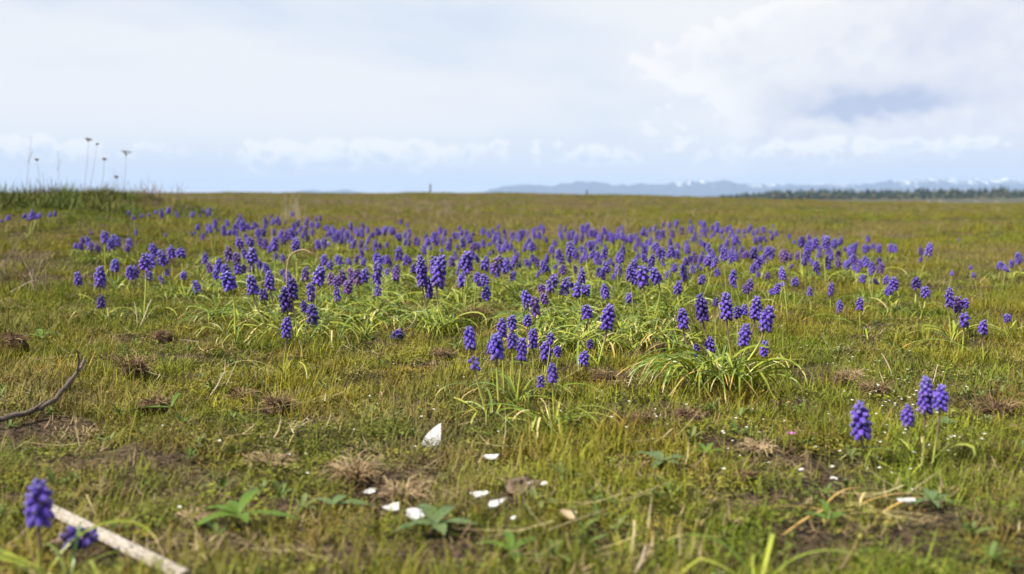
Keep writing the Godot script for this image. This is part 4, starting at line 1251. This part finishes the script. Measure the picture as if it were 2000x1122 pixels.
func build_leaf_tufts() -> void:
	# leafy bulbs without a flower: pixel of the foot, number of leaves, size, label
	for q in [[1400, 758, 54, 1.0, "big arching leaf tussock under the nine tall heads"], [1440, 770, 46, 0.95, "front half of the arching leaf tussock, yellow-tipped leaves"], [1370, 764, 40, 0.95, "outer skirt of the arching leaf tussock, spreading"], [1075, 845, 24, 0.8, "low yellow-green leaf tuft behind the white shard"], [960, 830, 15, 0.8, "sparse curling leaf tuft at the spent flower's foot"], [1010, 790, 15, 0.8, "short leaf tuft between the brown stems of loose clump"], [1800, 925, 7, 0.85, "spreading grey-green leaf tuft under the four-stemmed clump"], [600, 672, 14, 1.0, "curling leaf tuft under the dark heads at drift's front"], [660, 668, 10, 1.0, "twisted pale leaf tuft at drift's front edge"], [860, 655, 14, 1.0, "leaf tuft at the foot of the pair of giants"], [200, 628, 9, 0.8, "dark green leaf tuft below the largest scattered flower"], [556, 738, 4, 0.75, "few blue-green leaves at the lone flower's foot"], [1480, 1165, 9, 0.8, "blurred pale-green leaf tuft rising past the frame's lower edge"], [130, 1150, 9, 0.8, "blurred glossy leaf tuft around the big blurred flower"], [1860, 668, 8, 0.9, "leaf tuft with ring-curled leaf under twin yellow-green stems"], [1690, 660, 7, 0.8, "small leaf tuft on mossy turf beneath the small flower"], [1740, 620, 9, 0.9, "tangle of curling pale leaves on the open turf"], [1965, 660, 7, 0.8, "dark leaf tuft around the tiny low flower"]]:
		var p := on_ground(q[0], minf(q[1], 1230.0))
		var o := thing("leaf_tuft", p, q[4], "leaves")
		for k in q[2]:
			add_leaf(o, TAU * k / q[2] + rng.randf_range(-0.3, 0.3), q[3] * rng.randf_range(0.75, 1.15), leaves if rng.randf() < 0.93 else dry_leaves, 1.08 if q[2] > 25 else 0.85)
	# leaf mass of the drift
	var n := 0
	for k in 1200:
		if n >= 282: break
		var px := rng.randf_range(390.0, 1330.0)
		var py := rng.randf_range(515.0, 690.0)
		var inside: bool = py < 600.0 or (px > 420.0 and px < 780.0 and py < 665.0) or (px > 800.0 and px < 960.0 and py < 660.0) or (px > 1020.0 and px < 1330.0 and py < 690.0)
		if not inside: continue
		var p := on_ground(px, py)
		n += 1
		var where := "on the leafy slope behind the loose clump"
		if px < 560.0: where = "at the drift's loose corner short of the dark heads"
		elif px < 700.0: where = "under the dark heads and arched dry stem"
		elif px < 800.0: where = "between the dark heads and the pair of giants"
		elif px < 960.0: where = "under and beside the pair of giants"
		elif px > 1200.0: where = "between the large lone flower and the tussock"
		var o := thing("leaf_tuft", p, "grassy arching leaf tuft " + where, "leaves", "leaf tufts " + where)
		if -p.z < 2.5:
			for j in 17: add_leaf(o, rng.randf() * TAU, rng.randf_range(0.6, 1.05), leaves if rng.randf() < 0.93 else dry_leaves, 0.84)
		else:
			part(o, "foliage", foliage[rng.randi() % foliage.size()], Transform3D(Basis(Vector3.UP, rng.randf() * TAU).scaled(Vector3(1, 0.75, 1)), Vector3.ZERO))

# ------------------------------------------------------------------ small things on the turf
func lump_mesh(r: Vector3, col: Color, seed_: int) -> ArrayMesh:
	var n := noise(60.0, seed_, 4)
	var b := MB.new()
	var rows := 9
	var sides := 14
	for i in rows + 1:
		var t := PI * 0.62 * i / rows
		for s in sides:
			var a := TAU * s / sides
			var d := Vector3(sin(t) * cos(a), cos(t), sin(t) * sin(a))
			var p := Vector3(d.x * r.x, d.y * r.y, d.z * r.z)
			p *= 1.0 + 0.55 * n.get_noise_3d(p.x, p.y, p.z)
			b.vert(p, col * (1.0 + 0.4 * n.get_noise_3d(p.x * 2.0 + 9.0, p.y * 2.0, p.z * 2.0)))
			if i > 0:
				var k := i * sides + s
				var k2 := i * sides + (s + 1) % sides
				b.quad(k - sides, k, k2, k2 - sides)
	return b.mesh(M.soil)

func fibres(count: int, r: float, l: float, up: float, col: Color, col2: Color) -> ArrayMesh:
	var b := MB.new()
	for k in count:
		var a := rng.randf() * TAU
		var e := rng.randf_range(0.1, up)
		var dir := Vector3(cos(a) * cos(e), sin(e), sin(a) * cos(e))
		var st := Vector3(cos(a) * r * rng.randf(), r * 0.35 * rng.randf(), sin(a) * r * rng.randf())
		var ln := l * rng.randf_range(0.4, 1.2)
		var sd := dir.cross(Vector3.UP).normalized() * rng.randf_range(-0.5, 0.5) * ln
		var c := col.lerp(col2, rng.randf())
		b.tube([st, st + dir * ln * 0.5, st + dir * ln * 0.85 + sd * 0.5 - Vector3(0, ln * 0.12, 0), st + dir * ln + sd - Vector3(0, ln * 0.35, 0)], rng.randf_range(0.0006, 0.0011), 0.0003, 3, func(_f): return c)
	return b.mesh(M.litter)

func chip(outline: Array, thick: float, bend: float, col: Color) -> ArrayMesh:
	# a thin irregular flake from its outline in metres, lying in the xz plane
	var pts := PackedVector2Array(outline)
	var b := MB.new()
	var tris := Geometry2D.triangulate_polygon(pts)
	var lift := func(q: Vector2) -> float: return bend * (q.x * q.x * 40.0 - q.y * q.y * 18.0)
	for side in 2:
		var y := thick * (0.5 if side == 0 else -0.5)
		for k in range(0, tris.size(), 3):
			var v := []
			for j in 3:
				var q := pts[tris[k + j]]
				v.append(Vector3(q.x, y + lift.call(q), q.y))
			if side == 0: b.flat_tri(v[0], v[1], v[2], col)
			else: b.flat_tri(v[2], v[1], v[0], col)
	for k in pts.size():
		var p := pts[k]
		var q := pts[(k + 1) % pts.size()]
		var yp: float = lift.call(p)
		var yq: float = lift.call(q)
		b.flat_quad(Vector3(p.x, yp + thick * 0.5, p.y), Vector3(q.x, yq + thick * 0.5, q.y), Vector3(q.x, yq - thick * 0.5, q.y), Vector3(p.x, yp - thick * 0.5, p.y), col)
	return b.mesh(M.paper)

func ragged(w: float, h: float, n: int) -> Array:
	var out := []
	for k in n:
		var a := TAU * k / n + rng.randf_range(-0.15, 0.15)
		out.append(Vector2(cos(a) * w * 0.5, sin(a) * h * 0.5) * rng.randf_range(0.55, 1.2))
	return out

func broad_leaf(length: float, wide: float, arch: float, col: Color) -> ArrayMesh:
	var b := MB.new()
	var p := Vector3.ZERO
	var pts := []
	var sides := []
	var half := []
	var cols := []
	for k in 9:
		var f := k / 8.0
		var a := lerpf(arch, -0.35, f)
		if k > 0: p += Vector3(cos(a), sin(a), 0) * length / 8.0
		pts.append(p)
		sides.append(Vector3(0, 0.12 * sin(f * 9.0), 1).normalized())
		half.append(wide * 0.5 * maxf(0.07, sin(PI * pow(f, 0.75)) * 0.95 + 0.1 * (1.0 - f)) * (1.0 if k < 8 else 0.2))
		cols.append(col * rng.randf_range(0.92, 1.08))
	b.strip(pts, sides, half, 0.28, cols)
	return b.mesh(M.broadleaf)

func build_small_things() -> void:
	# white shard standing in the grass
	var p := on_ground(843, 872)
	var o := chip([Vector2(-0.012, 0.002), Vector2(-0.0085, -0.006), Vector2(-0.003, -0.0125), Vector2(0.004, -0.0185), Vector2(0.0105, -0.0225), Vector2(0.0105, -0.008), Vector2(0.0095, 0.004), Vector2(0.004, 0.006), Vector2(-0.006, 0.005)], 0.0007, 0.1, Color(0.74, 0.74, 0.80))
	solo("white_shard", o, Transform3D(Basis(Vector3(0, 1, 0), 0.05) * Basis(Vector3(1, 0, 0), PI * 0.5 - 0.16) * Basis.from_scale(Vector3(1.18, 1.0, 1.18)), p + Vector3(0, 0.004, 0)), "white pointed shard standing upright in the grass", "shard")
	# flat white flakes
	for q in [[957, 913, 36, 9, 0.0, "white oblong flake lying flat beyond the soil clod"], [935, 988, 34, 10, 0.0, "crisp white flake with curled end between rosette and clod"], [968, 1006, 32, 18, 0.3, "greyish crumpled flake touching the crisp white flake"], [766, 1014, 32, 14, 0.2, "white curled flake beside the spread dry straw tuft"], [814, 1027, 36, 16, -0.2, "white flake tucked under the broadleaf rosette"], [725, 982, 24, 11, 0.5, "bluish white flake under the pale straw tuft"], [1002, 1037, 12, 14, 0.7, "tiny pale flake standing in grass"], [1768, 1001, 38, 10, -0.1, "white flake in front of four-stemmed clump"], [1062, 967, 14, 9, 0.2, "small white crumb beside the brown soil clod"], [1565, 938, 9, 7, 0.3, "greyish pebble-like chip on the bare gravelly spot"], [1626, 955, 8, 7, 0.1, "pale chip on the gravelly spot by orange leaves"], [1113, 1031, 34, 13, -0.3, "tan wood chip lying in brown thatch"]]:
		p = on_ground(q[0], q[1])
		var d := -p.z
		var col := Color(0.56, 0.56, 0.56)
		if q[5].begins_with("tan"): col = Color(0.5, 0.38, 0.24)
		elif q[5].begins_with("grey"): col = Color(0.52, 0.52, 0.53)
		var w: float = q[2] * 1.25 / F * d
		var hh: float = clampf(q[3] / F * d * 2.2, w * 0.35, w * 0.8)
		solo("flake" if not q[5].begins_with("tan") else "wood_chip", chip(ragged(w, hh, 8), 0.0012, 0.45, col), Transform3D(Basis(Vector3(0, 1, 0), rng.randf_range(-0.3, 0.3)) * Basis(Vector3(1, 0, 0), 0.32) * Basis(Vector3(0, 0, 1), q[4] * 0.6), p + Vector3(0, 0.012, 0)), q[5], "chip")
	# clods and tufts of dead roots
	for q in CLODS:
		p = on_ground(q[0], q[1])
		var d := -p.z
		var r: float = q[2] * 1.1 / F * d
		var c := thing("soil_clod", p + Vector3(0, r * 0.22, 0), q[5], "clod")
		var tint := Color(0.085, 0.056, 0.036)
		if q[5].begins_with("smooth"): tint = Color(0.17, 0.135, 0.10)
		part(c, "earth", lump_mesh(Vector3(r, r * q[3], r * 0.9), tint, int(q[0])))
		if not q[5].begins_with("smooth"):
			part(c, "dead_roots", fibres(60 if q[4] == 0 else 90, r * 1.05, r * (0.7 if q[4] == 0 else 1.3), 1.3, Color(0.09, 0.055, 0.03), Color(0.30, 0.22, 0.12)), Transform3D(Basis.IDENTITY, Vector3(0, r * q[3] * 0.35, 0)))
	# pale straw tufts
	for q in [[690, 938, 40, "pale dead straw tuft spilling over the dark earth clod"], [790, 985, 44, "spread dead straw tuft with radiating stems by white flakes"], [525, 920, 34, "bleached straw tuft standing alone in reddish grass"], [165, 862, 22, "matted pale straw at the edge of bare soil"], [1660, 745, 22, "short bleached straw wisp on mossy turf"], [1480, 890, 24, "wisp of pale straw in green turf before tussock"], [380, 1030, 26, "blurred pale straw tuft under the big broadleaf plant"]]:
		p = on_ground(q[0], q[1])
		var r: float = q[2] / F * -p.z
		solo("straw_tuft", fibres(110, r * 0.7, r * 1.3, 1.0, Color(0.40, 0.31, 0.19), Color(0.20, 0.14, 0.08)), Transform3D(Basis.IDENTITY, p + Vector3(0, 0.006, 0)), q[3], "straw")
	# weathered lath at the near edge
	var a := on_ground(95, 992, 0.016)
	var e := on_ground(352, 1119, 0.012)
	var lath := thing("wooden_lath", (a + e) * 0.5, "weathered grey wooden lath lying in the grass", "lath")
	var lb := MB.new()
	var dir := (e - a)
	var ll := dir.length()
	dir = dir.normalized()
	var acr := dir.cross(Vector3.UP).normalized()
	var upv := acr.cross(dir)
	var ridges := [[-1.0, 0.0], [-0.97, 0.8], [-0.6, 1.0], [-0.42, 0.86], [-0.3, 1.0], [0.05, 0.95], [0.16, 0.8], [0.3, 1.0], [0.7, 0.98], [0.96, 0.8], [1.0, 0.0]]
	var wn := noise(30.0, 77, 3)
	var segs := 26
	for i in segs + 1:
		var f := float(i) / segs - 0.5
		for k in ridges.size():
			var r: Array = ridges[k]
			var q: Vector3 = dir * (f * ll * 1.06 + (0.004 * wn.get_noise_2d(k * 9.0, 3.0) if i == 0 or i == segs else 0.0)) + acr * (r[0] * 0.0060 * (1.0 + 0.12 * wn.get_noise_1d(f * ll * 2.0))) + upv * (r[1] * 0.006 + 0.0009 * wn.get_noise_2d(f * 9.0, k * 2.0) - 0.003)
			lb.vert(q, Color(0.45, 0.42, 0.38) * (1.0 + 0.35 * wn.get_noise_2d(f * 4.0, k * 5.0)))
			if i > 0 and k > 0:
				var j := i * ridges.size() + k
				lb.quad(j - ridges.size() - 1, j - ridges.size(), j, j - 1)
	part(lath, "board", lb.mesh(M.bark))
	var endm := MB.new()
	for s in [-1, 1]:
		var c := endm.vert(dir * (s * 0.53 * ll) + upv * 0.001, Color(0.33, 0.28, 0.22))
		var prev := -1
		for r in ridges:
			var q := endm.vert(dir * (s * 0.53 * ll) + acr * r[0] * 0.0058 + upv * (r[1] * 0.0058 - 0.003), Color(0.33, 0.28, 0.22))
			if prev >= 0: endm.tri(c, prev, q)
			prev = q
	part(lath, "end_grain", endm.mesh(M.bark))
	# dead branch
	var gr := func(_f): return Color(0.14, 0.115, 0.10)
	var bp := [on_ground(-60, 862, 0.012), on_ground(0, 838, 0.016), on_ground(60, 812, 0.02), on_ground(105, 783, 0.026), on_ground(130, 752, 0.03), on_ground(150, 728, 0.036), on_ground(164, 706, 0.045)]
	var d0: float = -bp[3].z
	for k in bp.size():
		bp[k] = at_depth([-60, 0, 60, 105, 130, 150, 164][k], [862, 838, 812, 783, 752, 728, 706][k], d0 + (k - 3) * 0.03)
		bp[k].y = maxf(bp[k].y, ground(bp[k].x, bp[k].z) + 0.016)
	var br := thing("dead_branch", bp[3], "crooked grey dead branch rising out of the grass over bare soil", "branch")
	var bm := MB.new()
	var rel := bp.map(func(q): return q - bp[3])
	var curve := Curve3D.new()
	for q in rel: curve.add_point(q)
	var fine := []
	for k in 26:
		var t := k / 25.0
		fine.append(curve.sample_baked(curve.get_baked_length() * t) + Vector3(0, 0.0013 * sin(k * 2.1), 0.001 * sin(k * 1.3)))
	bm.tube(fine, 0.0046, 0.0026, 9, gr, 0.14)
	part(br, "limb", bm.mesh(M.bark))
	for q in [[bp[5], at_depth(150, 684, d0 + 0.04), 0.0019], [bp[2], at_depth(88, 782, d0 - 0.02), 0.0024]]:
		var tw := MB.new()
		var s0: Vector3 = q[0] - bp[3]
		var s1: Vector3 = q[1] - bp[3]
		tw.tube([s0, s0.lerp(s1, 0.5) + Vector3(0.003, 0.002, 0), s1], q[2], q[2] * 0.6, 6, gr, 0.1)
		part(br, "twig", tw.mesh(M.bark))
	# the arched dry stem among the flowers
	var ad := -on_ground(560, 600).z * 1.02
	var arch := [at_depth(560, 560, ad), at_depth(560, 528, ad), at_depth(566, 500, ad), at_depth(590, 488, ad), at_depth(611, 497, ad), at_depth(624, 508, ad), at_depth(624, 525, ad)]
	var foot := Vector3(arch[0].x, ground(arch[0].x, arch[0].z), arch[0].z)
	var ar := thing("arched_dry_stem", foot, "pale dead stem bent into an arch over the drift's flowers", "dry stem")
	var am := MB.new()
	var ac := Curve3D.new()
	ac.add_point(Vector3.ZERO)
	for q in arch: ac.add_point(q - foot)
	var af := []
	for k in 22: af.append(ac.sample_baked(ac.get_baked_length() * k / 21.0, true))
	am.tube(af, 0.0026, 0.0019, 7, func(f): return Color(0.36, 0.27, 0.16) if f < 0.8 else Color(0.16, 0.10, 0.06), 0.06)
	part(ar, "stalk", am.mesh(M.litter))
	# leaning dry stems and straws
	for q in [[268, 645, 262, 590, 0.0015, "thin pale dry stem standing before the scattered flowers"], [270, 645, 295, 585, 0.0022, "thicker brown dry stem leaning from the same foot"], [410, 775, 440, 725, 0.0016, "long grey straw leaning in grass by two long blades"], [400, 672, 350, 684, 0.002, "broken grey straw lying below the drift's front"], [0, 580, 65, 548, 0.0022, "faded seed-headed grass stalk leaning in from the side"], [1745, 740, 1722, 690, 0.0014, "grey-green leaning grass stalk by the small leaf tuft"], [1240, 1122, 1262, 1068, 0.0016, "blurred bent grey twig at the near edge"], [1050, 973, 1108, 972, 0.0013, "straight pale straw lying by the soil clod"], [1818, 760, 1832, 712, 0.0012, "thin dark twig behind the tallest of the four-stemmed clump"]]:
		var f0 := on_ground(q[0], q[1])
		var tip := at_depth(q[2], q[3], -f0.z * 1.01)
		tip.y = maxf(tip.y, ground(tip.x, tip.z) + 0.006)
		var sm := MB.new()
		var ev := tip - f0
		sm.tube([Vector3.ZERO, ev * 0.4 + Vector3(0.002, 0.001, 0), ev * 0.75 + Vector3(0.001, 0.002, 0), ev], q[4], q[4] * 0.6, 6, func(_f): return Color(0.33, 0.27, 0.2), 0.08)
		solo("dead_grass_straw", sm.mesh(M.litter), Transform3D(Basis.IDENTITY, f0), q[5], "dry stem")
	# broad-leaved rosettes: foot, leaves as (yaw degrees, length, width, arch)
	var g1 := Color(0.075, 0.13, 0.022)
	var g2 := Color(0.085, 0.125, 0.05)
	for q in [[468, 1028, g1, [[75, 0.052, 0.012, 1.35], [165, 0.045, 0.015, 0.6], [5, 0.07, 0.012, 0.15], [215, 0.05, 0.019, 0.25], [130, 0.035, 0.01, 1.0], [300, 0.03, 0.012, 0.4]], "bright green broadleaf plant with one upright leaf in near turf"], [852, 1048, g2, [[125, 0.045, 0.017, 1.1], [60, 0.04, 0.014, 1.15], [0, 0.05, 0.012, 0.35], [200, 0.045, 0.015, 0.35], [290, 0.03, 0.014, 0.3]], "grey-green broadleaf rosette beside white flakes"], [1292, 922, g2, [[150, 0.04, 0.014, 0.9], [20, 0.045, 0.013, 0.5], [100, 0.035, 0.012, 0.9], [330, 0.028, 0.012, 0.4], [240, 0.03, 0.013, 0.3]], "small downy rosette in open turf before the tussock"], [80, 668, g1, [[125, 0.05, 0.014, 1.2], [45, 0.04, 0.013, 0.8], [200, 0.045, 0.016, 0.4], [300, 0.03, 0.012, 0.4]], "pointed-leaf rosette beside the large root clod"], [1822, 1000, g2, [[20, 0.03, 0.007, 0.6], [60, 0.03, 0.007, 0.9], [100, 0.032, 0.008, 1.0], [140, 0.03, 0.007, 0.8], [200, 0.028, 0.008, 0.4], [260, 0.026, 0.007, 0.4], [330, 0.028, 0.008, 0.4]], "narrow-leaved fan rosette before the four-stemmed clump"], [1380, 905, g1, [[60, 0.035, 0.006, 1.1], [110, 0.035, 0.006, 1.1], [160, 0.03, 0.006, 0.6], [10, 0.03, 0.006, 0.7]], "thin-leaved sprig between the downy rosette and clod"], [335, 812, g1, [[85, 0.05, 0.007, 1.45], [175, 0.10, 0.009, 0.12]], "single upright green blade by the pinkish-brown clod"], [1850, 845, g2, [[80, 0.025, 0.01, 1.2], [150, 0.03, 0.012, 0.5], [20, 0.025, 0.01, 0.5]], "little grey-leaved sprig behind four-stemmed clump"], [650, 1010, g2, [[10, 0.05, 0.014, 0.3], [60, 0.03, 0.011, 0.9], [150, 0.03, 0.011, 0.7]], "dull leafy sprig to the side of bright broadleaf plant"], [1000, 1105, g1, [[40, 0.04, 0.009, 0.9], [100, 0.045, 0.009, 1.1], [160, 0.04, 0.009, 0.8], [280, 0.03, 0.01, 0.5]], "blurred leafy sprig at the near edge of turf"], [1620, 1040, g1, [[90, 0.04, 0.007, 1.3], [30, 0.03, 0.01, 0.6], [150, 0.03, 0.01, 0.6]], "upright green sprig among orange withered leaves"]]:
		p = on_ground(q[0], q[1])
		var ro := thing("broadleaf_rosette", p, q[4], "broadleaf plant")
		for l in q[3]:
			part(ro, "leaf", broad_leaf(l[1] * 0.95, l[2] * 0.95, l[3] * 0.75, q[2]), Transform3D(Basis(Vector3.UP, deg_to_rad(l[0])), Vector3(0, 0.012, 0)))
	# withered orange leaves on the bare spot
	p = on_ground(1645, 1010)
	var wl := thing("withered_leaves", p, "withered orange-tan strap leaves curled on bare ground", "dry leaves")
	for k in 12:
		add_leaf(wl, rng.randf() * TAU, rng.randf_range(0.4, 0.7), dry_leaves)
	for q in wl.get_children():
		q.position += Vector3(rng.randf_range(-0.03, 0.03), 0.004, rng.randf_range(-0.03, 0.03))
		q.scale.y *= 0.35
	# one pink storksbill flower
	p = on_ground(1545, 880)
	var pk := thing("pink_flower", p, "single tiny pink-purple flower in the mossy turf", "flower")
	var pm := MB.new()
	for k in 5:
		var an := TAU * k / 5.0
		var oo := Vector3(cos(an), 0.5, sin(an))
		var s2 := Vector3(-sin(an), 0, cos(an))
		pm.flat_quad(Vector3(0, 0.02, 0), Vector3(0, 0.02, 0) + (oo * 0.7 - s2 * 0.4) * 0.005, Vector3(0, 0.02, 0) + oo * 0.006, Vector3(0, 0.02, 0) + (oo * 0.7 + s2 * 0.4) * 0.005, Color(0.42, 0.13, 0.42))
	part(pk, "petals", pm.mesh(M.paper))
	var ps := MB.new()
	ps.tube([Vector3.ZERO, Vector3(0.001, 0.01, 0), Vector3(0, 0.02, 0)], 0.0006, 0.0005, 5, func(_f): return Color(0.2, 0.12, 0.08))
	part(pk, "stem", ps.mesh(M.stem))
